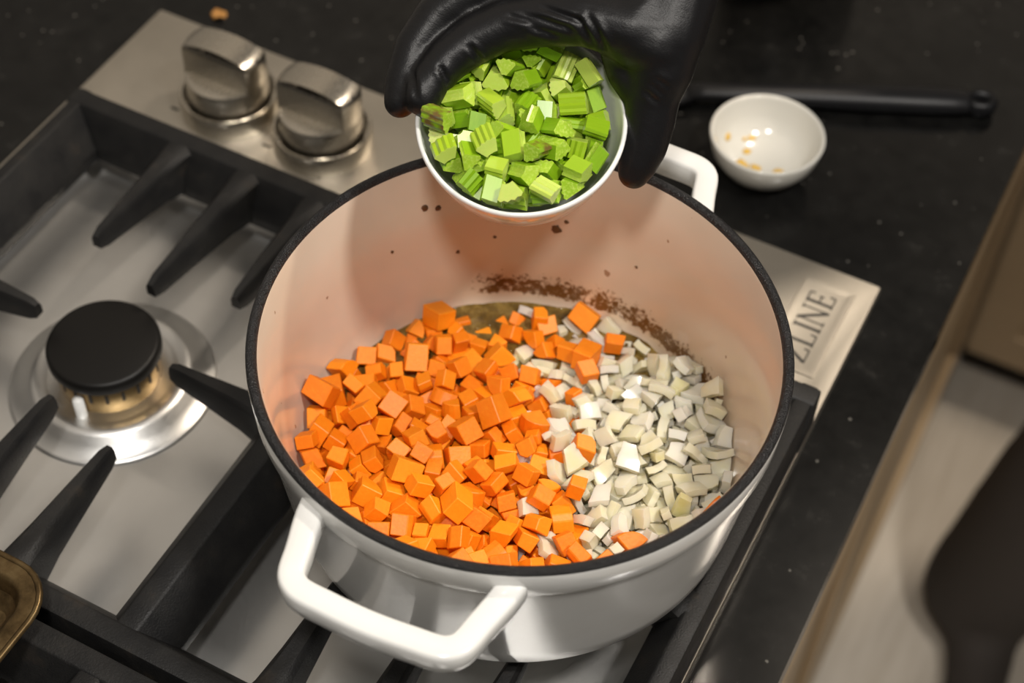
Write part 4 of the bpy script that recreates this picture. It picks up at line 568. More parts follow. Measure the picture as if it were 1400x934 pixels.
POT_REST="c12,-88,-374,569,781,0,0,-625;c10,92,-499,569,720,-40,-691,-51;c5,-656,-278,582,58,56,-697,-712;c12,-129,-854,567,616,-772,-42,152;c11,-474,-430,577,178,-678,-257,-665;c5,-369,-577,576,296,669,-305,610;c8,-274,-224,547,179,475,592,-626;c5,322,-776,581,23,162,985,-52;c6,-517,46,576,653,-157,-726,-146;c14,-110,-521,570,231,-657,-192,-692;c2,317,-304,567,672,-399,-585,-218;c7,-637,-610,576,986,-98,85,-103;c8,-441,-688,561,9,-682,-730,41;c9,39,-713,555,472,520,-532,-474;c2,-711,-541,573,311,-78,-27,-947;c10,-734,252,569,710,-113,-683,-127;c1,-452,119,555,582,-53,745,-322;c5,142,-53,576,670,129,-724,103;c1,-817,-484,610,473,397,743,259;c13,-397,-347,561,503,-436,-555,-499;c1,111,-812,572,550,-468,-514,-463;c1,-326,-772,561,571,-758,130,285;c0,-110,-211,604,679,483,545,87;c13,107,-185,558,0,-998,58,0;c10,-353,236,580,50,998,-40,-1;c14,-580,81,559,867,0,0,-499;c6,271,-613,568,0,-434,901,0;c11,340,-410,582,151,142,-670,-713;c2,1,171,568,700,-126,-697,93;c10,-769,-297,560,635,-52,771,10;c10,-555,-165,557,648,112,741,-132;c6,298,-222,572,707,43,701,88;c3,-219,-847,582,668,-736,-23,112;c12,-741,-609,605,247,112,-585,764;c6,382,-584,570,216,23,-751,-624;c14,-107,-623,658,490,92,-679,-539;c7,323,-700,563,188,739,62,-644;c0,178,-719,594,0,-756,654,0;c12,-302,-370,568,255,-536,-516,617;c9,204,-824,559,63,69,-772,-629;c3,-521,-595,564,325,316,-672,-586;c13,-533,-357,564,299,699,204,-616;c0,206,-562,621,181,362,518,-754;c6,-422,-609,642,60,926,216,302;c10,-243,-112,557,656,-139,737,89;c2,-117,528,572,89,795,601,-10;c8,195,-240,560,0,86,-996,0;c2,-620,307,546,602,30,718,-348;c7,-600,-62,578,279,-183,-684,-649;c3,243,-356,595,716,-399,-535,-206;c11,-253,-750,629,225,-532,-783,232;c1,-166,35,560,616,-545,512,-248;c13,-78,145,564,523,541,488,-442;c7,71,-402,566,536,0,0,-844;c8,-701,372,577,652,351,-584,333;c10,-676,-153,577,0,-191,-982,0;c3,383,-841,679,121,661,603,430;c11,210,61,677,142,-918,-344,135;c4,-271,-13,575,23,0,0,-1000;c11,-253,-232,655,126,251,-100,954;c3,528,-627,592,217,774,-504,315;c1,-170,-552,632,554,92,739,-373;c14,-304,-865,589,680,627,318,-208;c10,-59,-764,589,458,212,-110,856;c2,-607,-393,549,128,624,363,-680;c14,-708,-318,628,644,-668,257,271;c11,-877,-62,578,837,-64,96,-535;c8,115,199,574,754,-541,61,367;c8,-33,-623,577,730,-5,-681,-56;c13,-370,-673,605,11,546,-579,605;c3,-565,-96,665,104,624,-761,-146;c12,72,-12,625,325,294,845,-307;c7,-268,-539,570,854,5,48,-518;c13,-477,-298,600,33,902,-262,342;c9,-202,-329,576,103,-464,-88,-875;c3,-139,-712,691,156,667,619,-383;c9,-794,83,588,57,-234,126,962;c2,-727,-235,622,165,-913,254,272;c12,-237,236,573,25,-267,961,-67;c2,-547,-272,566,851,18,-11,-524;c3,-454,356,566,478,0,0,-879;c3,-541,-693,585,637,93,213,735;c1,208,299,659,310,548,-90,772;c1,-662,663,575,141,-427,-610,653;c4,-220,531,564,664,744,-74,-11;c13,-130,-783,636,151,158,-909,355;c6,-627,-168,686,276,791,-294,460;c2,-398,-247,565,0,-208,978,0;c3,-644,-707,620,466,795,-36,-385;c6,-584,-364,670,113,-280,-59,-951;c7,150,-825,652,4,945,36,326;c7,185,-400,642,479,-538,-680,-138;c4,-606,-498,598,197,159,389,-886;c10,-793,-432,673,858,-39,-423,289;c2,-454,-213,567,451,659,325,-507;c13,-77,-858,655,611,-33,-299,-733;c2,-683,-436,631,725,418,-547,-5;c14,-912,141,593,490,705,-237,455;c2,-384,605,565,0,958,287,0;c5,-827,-177,659,80,-315,-79,-942;c11,-610,-281,696,14,76,-690,-720;c1,-797,-579,655,803,321,314,-392;c5,203,-220,655,1,-847,-531,3;c3,36,145,662,80,854,505,-96;c14,523,-385,620,3,566,755,-331;c14,-540,-492,663,725,233,-329,-558;c5,201,-966,745,229,95,-170,954;c1,66,-602,658,270,-603,-710,245;c1,-24,-559,625,353,929,107,-16;c1,-567,-594,681,8,-569,-334,-752;c7,-321,-670,676,706,508,-134,-475;c9,532,-731,712,22,-218,542,-811;c14,-316,406,650,146,-66,17,-987;c12,-136,-302,654,860,-469,-185,-79;c7,-693,7,564,608,-190,728,-253;c4,466,-750,633,373,-485,-369,699;c9,-977,45,649,64,-790,-86,604;c8,301,-261,660,96,-992,-75,44;c2,-293,-458,563,679,-91,713,149;c5,286,28,737,378,81,783,-488;c8,-461,218,601,146,633,-559,-515;c3,-776,-401,746,581,-31,345,737;c6,-31,318,682,87,-653,-575,485;c1,374,-697,693,149,356,-189,903;c8,-450,81,752,331,-132,-384,-852;c0,-335,-322,659,571,109,-625,521;c10,-240,-986,729,577,190,794,-9;c4,-626,-776,696,804,-441,398,39;c9,-135,-123,776,248,-664,-455,539;c6,-117,-29,761,23,-429,147,891;c0,-607,191,617,606,-404,666,-165;c7,-103,85,666,712,177,430,525;c8,-719,125,593,186,-436,-493,729;c5,-770,344,644,530,-133,487,681;c14,-40,483,644,286,-736,-290,541;c2,-322,-662,755,509,-163,842,69;c7,-687,-63,628,384,551,56,-739;c2,-321,-552,660,15,430,511,-744;c14,397,-522,716,259,-587,494,-587;c5,-494,-795,710,442,-376,-430,691;c10,-26,-874,731,510,-136,-241,815;c2,-321,-797,710,178,-751,427,471;c4,-835,-539,738,201,-869,274,360;c4,442,-756,755,530,541,-304,-577;c11,-251,293,663,726,3,657,-202;c1,-375,247,670,50,-753,45,655;c6,-559,-167,757,701,-164,236,-652;c6,-278,-950,642,185,-506,-112,835;c6,-553,-40,762,450,-115,-403,788;c9,-711,-537,660,46,-855,-203,-474;c12,-161,-425,751,678,-12,734,-45;c6,483,-413,787,748,-532,394,49;c5,250,-675,842,188,-444,-517,-707;c9,120,-331,792,412,730,-12,-545;c1,-646,-42,715,585,401,509,-489;c8,294,-692,886,249,-105,867,-418;c11,-45,-580,772,395,-282,-354,-799;c9,-594,336,647,620,-217,715,-241;c1,-385,-870,840,841,-321,-14,436;c10,-499,-314,703,25,-219,78,972;c6,-819,406,579,507,-639,501,-288;c14,288,-263,726,556,-618,186,524;c14,818,-625,803,414,-44,790,-451;c6,-38,41,778,356,-240,-89,899;c14,-138,-914,711,294,93,948,73;c4,-656,-349,782,510,-31,776,-370;c5,-172,143,723,199,-524,-622,-547;c6,-240,-500,669,318,-683,-294,-588;c10,-306,-787,824,75,-663,-326,670;c5,34,126,771,125,941,-316,-2;c6,-265,62,762,495,-740,-297,344;c6,96,-901,839,713,190,170,653;c11,384,-858,807,534,-510,-267,619;c14,1039,37,887,181,753,-34,631;c9,-888,-499,794,656,183,559,473;c11,44,-501,805,147,440,752,-468;c9,-255,-379,815,532,-454,-635,-328;c4,-219,-718,847,459,869,179,54;c0,142,-863,951,591,-189,173,-765;c2,-242,414,694,362,-65,828,-424;c13,70,59,774,601,-527,225,-557;c5,696,-455,805,688,-705,169,19;c1,-782,-228,751,591,-465,-191,631;c0,280,-825,894,784,-176,-538,-255;c10,569,-473,827,337,485,-466,-659;c13,-99,303,728,318,263,-376,829;c8,-241,265,760,428,-684,575,132;c9,-571,494,676,24,409,-911,40;c13,111,441,697,831,-7,511,-221;o10,904,113,561,755,66,-59,-650;o6,624,-522,551,936,-28,-3,-352;o11,192,267,548,40,-496,-867,34;o9,734,474,544,60,-410,910,10;o1,340,214,547,9,-57,998,-17;o5,675,-377,546,63,29,-726,-684;o0,741,-423,551,968,-1,-69,241;o1,670,331,547,23,213,-977,-18;o6,572,650,554,263,-44,-48,963;o0,115,852,550,103,60,618,777;o2,453,-814,574,187,976,107,33;o4,879,-94,563,758,-69,-69,645;o6,787,-301,581,155,450,68,877;o3,700,-302,558,373,820,417,118;o3,835,17,541,38,345,938,16;o13,656,-477,598,951,-62,7,304;o12,256,788,567,642,758,-35,-110;o9,853,-191,573,63,766,159,-620;o12,529,-431,550,22,-638,768,-57;o6,854,129,567,402,-617,513,-441;o5,812,-110,546,503,-531,-509,454;o2,449,-257,553,62,4,-26,-998;o11,643,425,574,239,670,690,-131;o0,62,508,548,684,708,-118,-134;o8,238,485,570,482,595,-471,438;o2,650,593,593,606,267,687,-300;o7,515,386,548,8,935,356,-3;o3,782,211,551,584,1,24,-811;o8,716,-29,552,963,-14,-2,271;o1,334,564,574,442,-626,415,491;o3,353,336,564,283,751,25,-596;o7,-99,655,563,435,787,-328,-290;o10,807,474,571,655,-284,379,-589;o11,829,-423,598,133,-393,-910,5;o1,229,847,602,322,-377,575,650;o6,952,152,612,512,-217,-498,665;o6,933,-94,615,988,64,138,24;o13,500,237,588,313,627,349,-622;o1,554,-123,584,782,-605,-30,147;o5,363,-509,546,131,101,-720,-674;o13,806,355,575,132,-186,-951,-207;o13,409,86,573,254,-56,699,-666;o7,414,-354,573,56,-459,-581,670;o8,911,0,577,67,-981,-28,181;o8,860,-316,587,124,273,108,948;o9,618,-244,550,593,-591,-417,354;o12,533,544,578,3,-698,219,-681;o6,411,-151,552,542,-50,3,839;o3,494,750,555,109,530,826,160;o7,745,101,548,2,-486,874,9;o3,630,677,580,298,208,-893,267;o11,686,-164,581,84,-645,355,672;o4,822,-30,628,501,530,-360,-582;o10,529,-326,611,822,401,112,-388;o10,483,575,591,654,-239,690,201;o10,423,498,584,489,798,-177,306;o9,816,131,601,295,-667,471,-496;o3,-64,-174,638,314,322,-888,98;o7,364,762,579,365,-580,-505,-524;o1,733,-391,611,280,791,499,216;o4,200,-160,549,30,989,139,29;o3,536,-208,624,959,-66,-243,132;o10,871,-284,627,679,282,-427,-527;o4,-11,884,561,125,-82,-774,615;o9,578,10,575,414,261,865,106;o6,719,274,585,451,-62,309,-835;o12,588,-701,630,880,-83,-35,-467;o1,603,-568,601,110,626,669,386;o1,562,159,554,114,876,459,93;o6,509,100,595,860,231,-177,-419;o5,802,48,620,660,-279,689,-106;o8,390,666,579,708,149,-364,-586;o1,297,-130,556,120,-768,620,-105;o2,791,562,649,723,95,-198,655;o0,460,513,548,885,21,-30,-465;o7,217,699,561,264,824,493,93;o11,535,-75,605,763,-534,13,364;o11,343,831,649,589,730,328,112;o13,724,-665,662,642,-445,-199,-591;o7,-210,406,560,506,-433,611,-429;o4,652,-665,576,730,624,65,272;o12,260,252,594,185,-5,46,982;o11,374,-135,601,254,552,794,-14;o0,94,367,549,610,449,408,509;o8,619,93,590,323,-360,333,-810;o10,493,660,644,51,126,-169,-976;o11,-62,187,668,330,-595,-711,-178;o1,423,155,578,476,719,-223,455;o9,658,714,618,911,398,75,-73;o3,329,-33,565,649,458,571,-208;o12,790,-279,685,1,774,284,-565;o3,26,417,604,197,897,392,50;o1,599,492,620,764,375,-440,-287;o13,866,408,626,233,-269,-467,-809;o6,579,-5,650,160,898,401,82;o0,263,349,548,626,-640,316,-314;o3,602,-647,691,178,729,-125,649;o1,789,-133,626,417,237,855,197;o11,635,-403,621,148,658,-698,240;o12,859,-464,643,171,-372,-911,47;o0,739,415,599,467,682,461,324;o4,847,-216,675,413,53,146,897;o11,974,250,643,829,289,-444,-181;o5,17,363,574,242,-67,775,580;o6,814,-576,622,338,791,496,120;o12,680,-65,674,604,-265,95,-746;o0,858,458,643,799,-555,-32,-228;o3,693,36,652,119,888,-312,-317;o1,510,69,672,198,-919,332,78;o4,208,198,616,599,-657,457,-13;o9,853,-114,627,424,-284,858,-57;o3,751,-150,668,422,259,865,79;o4,197,-449,570,289,-553,-663,-414;o6,636,649,667,209,490,844,-67;o8,643,-196,690,724,-398,94,555;o3,998,-95,675,144,-299,324,-886;o6,359,469,686,800,272,293,-447;o5,-287,847,554,618,776,87,94;o8,368,212,632,778,-515,149,-327;o6,-260,624,619,138,600,-783,86;o10,546,451,691,636,325,-661,-229;o10,118,359,675,72,197,623,-754;o7,754,31,687,505,-207,-432,718;o3,469,138,735,759,-131,-166,-616;o13,915,368,680,924,165,231,-258;o8,994,56,624,8,494,30,-869;o1,150,488,637,209,-100,756,612;o11,240,575,625,406,712,572,22;o12,380,286,709,69,-170,337,923;o5,599,159,696,73,-438,-576,687;o9,414,-574,629,468,-552,-475,501;o6,871,212,674,507,-166,-20,-846;o3,627,51,701,287,806,517,38;o6,217,665,633,208,-191,945,-168;o7,837,-124,714,200,904,-353,-134;o10,76,558,630,60,-661,-701,-261;o10,641,-588,692,246,-944,209,73;o11,888,122,671,687,386,471,-398;o0,292,406,678,962,224,-103,-118;o3,130,196,678,849,-238,125,-456;o13,108,313,702,590,-742,-195,-253;o4,285,547,715,281,783,524,-183;o9,1014,130,672,57,-836,-79,-540;o2,459,761,758,477,590,-567,-320;o3,722,-320,670,246,-613,-434,-613;o1,469,890,679,100,944,-275,150;o2,759,251,695,73,59,-986,137;o13,631,327,728,316,-139,-347,-872;o6,691,-379,719,303,-199,-920,-149;o6,565,-550,744,283,722,463,430;o10,567,875,754,942,-148,-128,-272;o0,981,65,725,285,-141,-797,-514;o11,-179,484,660,186,-383,817,390;o5,54,534,687,958,170,-194,-123;o1,870,-301,732,331,-156,-602,-710;o5,562,114,712,269,250,930,-23;o11,559,-419,744,401,835,134,351;o3,881,-222,741,446,-795,-233,-338;o4,544,-194,763,117,-859,-318,-384;o4,697,-354,818,182,-537,52,822;o10,450,653,788,434,-880,-139,133;o8,189,109,780,328,354,-737,-474;o13,267,-81,808,223,-449,-70,-862;o12,423,-483,770,253,917,69,-301;o11,385,-78,808,167,808,538,172;o2,65,-1057,941,135,-174,-670,-709;o9,167,946,586,178,-80,860,-471;o6,726,-576,753,233,375,794,418;o2,585,292,808,419,-333,-55,843;o11,457,46,774,796,268,17,542;o12,385,351,774,64,-691,719,41;o5,161,553,696,372,-171,-910,-66"
BOWL_DATA="e2,-49,-156,-400,608,104,787,-12;e7,54,-59,-407,533,-441,452,-564;e12,32,126,-374,317,252,-578,709;e1,-57,-73,-401,135,751,-196,-616;e4,176,-42,-371,163,-853,5,495;e4,-70,217,-359,826,-293,-393,277;e3,-144,-57,-394,686,622,-179,333;e9,-18,38,-406,234,-519,423,705;e6,216,71,-369,744,-586,-143,-288;e9,-68,106,-396,96,-949,-294,65;e14,-160,-161,-362,734,-255,-617,-120;e6,125,106,-402,785,-612,7,-96;e8,-221,-91,-341,802,-435,378,-157;e8,115,229,-344,778,-351,-519,46;e15,56,-270,-307,797,-53,581,-157;e14,-47,115,-315,643,-381,-497,440;e12,-237,-138,-279,469,-244,-761,375;e10,141,-137,-363,385,509,151,755;e0,288,-31,-296,904,-10,393,169;e12,196,195,-309,391,515,-758,-83;e13,-154,-258,-290,167,112,-246,948;e1,18,169,-274,394,-223,892,5;e7,220,-147,-315,112,-563,757,-313;e11,-285,146,-261,186,518,715,-432;e12,-11,246,-324,312,-623,640,-323;e2,-286,35,-309,472,753,406,-212;e4,149,252,-273,400,-184,799,409;e4,-52,-227,-330,271,628,404,608;e8,-148,261,-281,407,73,467,782;e7,-146,-190,-246,388,-139,911,-32;e5,-219,164,-295,448,-123,415,782;e15,63,-199,-365,570,-214,575,-546;e14,-159,92,-375,524,509,356,-582;e5,41,19,-318,53,966,-58,247;e8,-69,-10,-324,696,365,-576,-224;e13,-218,257,-223,631,-328,-169,-683;e8,-287,-52,-230,141,-872,-466,-46;e11,165,-235,-313,200,-760,-300,541;e6,-172,-33,-320,304,-797,383,355;e14,-44,-303,-259,847,301,-229,-373;e0,112,42,-280,288,32,935,-204;e15,-24,-120,-320,417,-906,31,57;e14,109,-174,-270,534,-399,727,-165;e4,263,50,-282,86,-845,-205,-486;e14,-115,-91,-256,688,-187,-564,416;e4,-154,185,-194,59,-16,-317,-946;e9,58,230,-206,268,727,462,432;e13,82,-76,-305,655,345,550,386;e6,267,132,-233,400,-684,560,-242;e0,-232,30,-230,257,748,609,60;e10,-148,95,-271,134,349,-926,63;e7,165,-139,-206,789,562,-121,-218;e9,-248,-221,-216,909,-35,-387,147;e13,47,321,-267,160,-818,-98,544;e11,342,32,-213,640,-466,-464,-398;e13,161,-18,-241,231,448,844,182;e9,-66,36,-251,129,313,-910,239;e6,-297,205,-171,426,-304,836,166;e7,-145,57,-163,536,708,-222,403;e15,145,-275,-237,123,280,942,138;e1,-105,-39,-197,271,-138,-466,831;e6,-23,344,-187,504,-239,52,828;e1,-42,158,-202,790,-418,-31,-448;e10,263,-196,-242,718,-413,560,13;e10,-83,-220,-172,497,-655,-265,-504;e14,-266,44,-142,473,-373,345,-719;e11,-219,-100,-204,663,-167,686,252;e2,17,-63,-234,441,-294,492,-690;e3,253,242,-227,599,-549,248,528;e9,-86,312,-235,51,-321,822,468;e15,44,78,-205,183,929,-142,288;e10,13,-194,-238,728,479,381,-309;e13,-268,-69,-135,355,29,146,-923;e12,233,25,-158,696,250,-540,-403;e8,-193,-5,-107,721,-439,396,361;e11,153,121,-223,161,246,-167,941;e8,-355,70,-187,523,199,-528,639;e9,-189,-180,-145,387,-311,-862,98;e2,224,-61,-185,470,375,-226,-767;e14,105,171,-178,140,-265,874,-381;e13,314,-92,-180,42,405,784,-468;e0,53,-82,-142,204,-490,-501,-684;e4,-232,143,-109,217,396,-712,538;e11,-120,-115,-131,399,450,217,769;e12,152,320,-192,433,24,-894,-109;e1,-370,-76,-134,132,-742,643,-138;e13,-233,274,-111,462,82,-603,-646;e2,107,-225,-138,122,59,990,-43;e14,-362,113,-114,82,307,557,-767;e7,-308,224,-51,453,-816,31,-358;e3,18,-298,-228,197,-25,964,175;e8,-123,-315,-206,680,-341,464,454;e7,-114,231,-106,56,-98,-360,926;e6,234,101,-107,493,460,409,615;e7,-23,-340,-142,251,619,119,735;e1,-119,354,-138,139,701,699,26;e14,220,-290,-164,635,93,-331,692;e3,19,118,-131,32,-280,-723,-631;e6,139,-132,-103,416,-814,-276,298;e14,172,192,-149,668,-109,-139,723;e0,-280,98,-40,710,-182,427,-530;e6,81,336,-127,417,-96,650,628;e8,-203,-300,-159,126,562,583,-572;e0,108,-320,-152,168,763,-357,-511;e9,-113,-254,-76,116,673,-100,724;e15,69,-177,-46,187,383,272,-863;e4,-49,-388,-41,89,183,112,-973;e8,241,-118,-127,259,-64,430,863;e1,-368,10,-84,219,-564,233,-761;e13,331,-160,-121,76,-555,-642,523;e6,201,276,-83,149,-294,-527,-783;e13,13,26,-150,587,90,176,785;e12,-187,275,-66,419,57,-602,677;e4,16,209,-93,65,-350,-258,898;e12,-65,-31,-104,369,216,879,210;e5,-322,-168,-149,760,562,-77,317;e2,338,143,-157,727,-358,-452,-374;e6,20,-255,-86,416,-720,-555,5;e15,-49,373,-85,914,-98,-221,-327;e2,-71,64,-116,463,-403,-648,-450;e5,107,-345,-75,412,220,-691,-551;e6,106,46,-141,677,-498,372,394;e12,-50,269,-53,157,125,936,288;e4,-377,-29,-14,102,-730,269,621;e1,-131,-346,-88,681,-432,464,366;e10,157,-47,-69,5,-285,163,-944;e9,347,30,-132,793,86,567,207;e12,48,358,-64,823,555,103,-65;e0,-37,-133,-75,283,375,-581,665;e14,45,-14,-56,123,-102,-631,759;e5,334,-37,-100,21,-749,194,-634;e11,22,385,-8,9,-66,-560,826;e1,-140,72,-50,313,547,-191,753;e10,-336,-149,-61,777,575,78,244;e12,321,237,-55,620,-250,-546,-504;e2,-82,380,-10,610,-770,-188,-20;e6,-171,-121,-35,25,285,-819,-498;e5,-240,-178,-78,514,-782,-351,-40;e11,134,337,-28,375,-414,719,-413;e8,281,217,-132,138,717,-668,-145;e15,-225,-313,-65,438,743,153,-483;e10,252,-233,-118,648,140,646,-378"
# ================================================================ diced vegetables (settled positions)
def meshes(name,nv,fn,mats,ang=None):
    out=[]
    for s in range(nv):
        bm=fn(s); bmesh.ops.recalc_face_normals(bm,faces=bm.faces); me=bpy.data.meshes.new(name); bm.to_mesh(me); bm.free()
        for m in mats: me.materials.append(m)
        if ang: me.shade_smooth(); me.set_sharp_from_angle(angle=math.radians(ang))
        out.append(me)
    return out
CM=meshes('carrot_dice',15,carrot_bm,[G['carrot']]); OM=meshes('onion_dice',14,onion_bm,[G['onion']],62); EM=meshes('celery_dice',16,celery_bm,[G['cskin'],G['ccut']])
def parse(s,scale):
    for rec in s.split(';'):
        v=rec.split(','); yield v[0][0],int(v[0][1:]),Vector([int(x)/scale for x in v[1:4]]),Quaternion([int(x)/1000 for x in v[4:8]])
for k,i,l,q in parse(POT_DATA,10000):
    me=(CM if k=='c' else OM)[i]; nm='carrot_dice' if k=='c' else 'onion_dice'
    o=bpy.data.objects.new(nm,me); COL.objects.link(o); o.location=l+Vector((PX,PY,0)); o.rotation_mode='QUATERNION'; o.rotation_quaternion=q.normalized()
    v=-l.x*.46+l.y*.887; h=l.x*.887+l.y*.46
    if k=='c':
        if v>.062: tag(o,'orange carrot dice lying in the brown juices by the far pot wall','carrot','carrot dice in the juices by the far wall')
        else: tag(o,'bright orange carrot dice in the dense heap in the white pot','carrot','diced carrots heaped in the pot')
    elif v>.062: tag(o,'pale onion dice lying in the brown juices by the far pot wall','onion','onion dice in the juices by the far wall')
    elif h<.006: tag(o,'white onion dice showing between the heaped orange carrots','onion','onion dice among the carrots')
    else: tag(o,'pale translucent onion dice in the pile beside the carrots','onion','diced onions piled in the pot')
# carrot pieces that lie apart from the heap
for (x,y,z,i,a,b,g,lab) in ((.0126,.0577,.0760,3,.25,.1,.9,'flat carrot dice lying on the onions at the far tip of the heap'),(.0325,.0089,.0832,4,.1,.2,.3,'carrot dice on the onions halfway along the edge of the orange heap'),
    (.0397,-.0161,.0868,9,-.15,.1,.15,'square carrot dice on the onions next to the lower end of the heap'),(.0726,-.0257,.0800,5,.5,-.2,1.2,'lone carrot dice on the onions closest to the near pot rim'),
    (.0133,.0873,.0672,6,.1,.1,.4,'lone carrot dice in the juices below the browned stain on the wall'),(-.0280,.0841,.0668,10,.0,.15,.5,'carrot dice in the juices at the middle of the far pot wall')):
    o=bpy.data.objects.new('carrot_dice',CM[i]); COL.objects.link(o); o.location=(PX+x,PY+y,z); o.rotation_euler=(a,b,g); tag(o,lab,'carrot')
# pieces buried under the heap
for K,nm,lab,ms in (('c','buried_carrot_dice','carrot dice buried under the orange heap',CM),('o','buried_onion_dice','onion dice buried under the top onion layer',OM)):
    bm=bmesh.new()
    for k,i,l,q in parse(POT_REST,10000):
        if k!=K: continue
        n0=len(bm.verts); bm.from_mesh(ms[i]); bm.verts.ensure_lookup_table(); R3=q.normalized().to_matrix()
        for v in bm.verts[n0:]: v.co=R3@v.co+l
    me=bpy.data.meshes.new(nm); bm.to_mesh(me); bm.free(); me.materials.append(G['carrot' if K=='c' else 'onion'])
    o=tag(obj(nm,me),lab,'carrot' if K=='c' else 'onion',kind='stuff'); o.location=(PX,PY,0)
# burnt spots on the pot wall
for x,y,z,s in ((-.033,.107,.112,.0030),(-.090,.071,.132,.0019),(-.085,.076,.1295,.0016),(-.062,.094,.105,.0010),(-.078,.082,.098,.0012),(.012,.112,.104,.0009),(-.098,.052,.112,.0010),(-.028,.108,.118,.0012)):
    bm=bmesh.new(); bmesh.ops.create_icosphere(bm,subdivisions=2,radius=1); Rz=random.Random(int(z*9999))
    for v in bm.verts: v.co*=Rz.uniform(.75,1.25); v.co=Vector((v.co.x*s,v.co.y*s,v.co.z*.0005))
    o=obj('burnt_spot',bm,G['crumb_dark'],pot,smooth=True); r=math.hypot(x,y); rw=.112+(z-.11)*.125 if z>.11 else .107+(z-.075)*.143
    o.location=(x/r*rw,y/r*rw,z-.0452); o.rotation_euler=Vector((-x,-y,.02)).to_track_quat('Z','Y').to_euler()
# ================================================================ celery bowl
BX,BY,BN=Vector((.8883,.4581,.0334)),Vector((-.4437,.8371,.3201)),Vector((.1187,-.2991,.9468))
BM_=Matrix((BX,BY,BN)).transposed().to_4x4(); BM_.translation=Vector((.3674,-.1903,.222))
bw=obj('celery_bowl',lathe_bm([(0,-.0500),(.018,-.0500),(.0195,-.0490),(.0205,-.0478),(.0285,-.0440),(.0365,-.0345),(.0425,-.0210),(.0464,-.0070),(.0477,-.0012),(.0478,.0004),(.0472,.0013),(.0462,.0013),(.0456,.0003),(.0452,-.0030),(.0408,-.0190),(.0340,-.0325),(.0250,-.0415),(.0140,-.0455),(0,-.0460)],96),G['bowlw'],smooth=True)
bw.matrix_world=BM_; tag(bw,'small white bowl of chopped celery held over the pot','bowl')
def browned():
    m=G['cskin'].copy(); m.name='celery_skin_browned'; nt=m.node_tree; b=nt.nodes['Principled BSDF']; old=b.inputs['Base Color'].links[0].from_socket
    n=nt.nodes.new('ShaderNodeTexNoise'); n.inputs['Scale'].default_value=220; c=nt.nodes.new('ShaderNodeTexCoord'); nt.links.new(c.outputs['Object'],n.inputs['Vector'])
    r=nt.nodes.new('ShaderNodeMapRange'); r.inputs[1].default_value=.38; r.inputs[2].default_value=.6; nt.links.new(n.outputs['Fac'],r.inputs[0])
    x=nt.nodes.new('ShaderNodeMix'); x.data_type='RGBA'; nt.links.new(r.outputs[0],x.inputs[0]); nt.links.new(old,x.inputs[6]); x.inputs[7].default_value=(.16,.10,.025,1); nt.links.new(x.outputs[2],b.inputs['Base Color']); return m
cel=[]
for k,i,l,q in parse(BOWL_DATA,10000):
    o=bpy.data.objects.new('celery_dice',EM[i]); COL.objects.link(o); o.matrix_world=BM_@Matrix.Translation(l+Vector((0,0,.0085)))@q.normalized().to_matrix().to_4x4()
    tag(o,'bright green celery dice in the held white bowl','celery','celery dice in the bowl'); cel.append((o,l))
# two top pieces with browned skin
for tx,ty,lab in ((-.030,-.006,'celery dice with a brown speckled skin by the bowl\'s left rim'),(.009,-.016,'celery dice with a brown scorched end near the bowl\'s middle')):
    o,l=min(cel,key=lambda t:math.hypot(t[1].x-tx,t[1].y-ty)-t[1].z*2.2)
    me=o.data.copy(); me.materials[0]=BROWN if 'BROWN' in globals() else browned(); o.data=me; BROWN=me.materials[0]; o['label']=lab; del o['group']
# ================================================================ small dish, spoon handle, crumbs
dish=thing('ramekin','small white dish with yellow residue on the granite','dish',(.4170,.0640,CT))
obj('dish_body',lathe_bm([(0,.0012),(.0165,.0012),(.0175,0),(.0195,0),(.0215,.0020),(.0285,.0085),(.0340,.0185),(.0362,.0295),(.0360,.0307),(.0352,.0311),(.0342,.0307),(.0334,.0285),(.0305,.0185),(.0255,.0105),(.0170,.0058),(0,.0045)],80),G['ceramic'],dish,smooth=True)
Rr=random.Random(5)
for (x,y,s) in ((-.010,-.0085,.0036),(-.0015,-.006,.0026),(.0125,-.004,.0032),(-.0085,-.016,.002),(.007,-.0095,.0014),(-.012,.004,.0021),(-.0135,.015,.0018),(-.026,.004,.0022),(-.017,.0115,.0012)):
    r=math.hypot(x,y); s*=1.45; pr=[(0,.0045),(.0170,.0058),(.0255,.0105),(.0305,.0185)]
    for (a,za),(b,zb) in zip(pr,pr[1:]):
        if r<=b: z=za+(zb-za)*(r-a)/(b-a); sl=math.atan2(zb-za,b-a); break
    bm=bmesh.new(); bmesh.ops.create_icosphere(bm,subdivisions=2,radius=1)
    for v in bm.verts: v.co*=1+Rr.uniform(-.2,.2); v.co=Vector((v.co.x*s,v.co.y*s*.75,v.co.z*.0007))
    o=obj('residue',bm,G['yolk'],dish,smooth=True); o.location=(x,y,z+.0002); o.rotation_mode='XYZ'
    nrm=Vector((-x*math.sin(sl)/max(r,1e-4),-y*math.sin(sl)/max(r,1e-4),math.cos(sl))); o.rotation_euler=nrm.to_track_quat('Z','Y').to_euler()
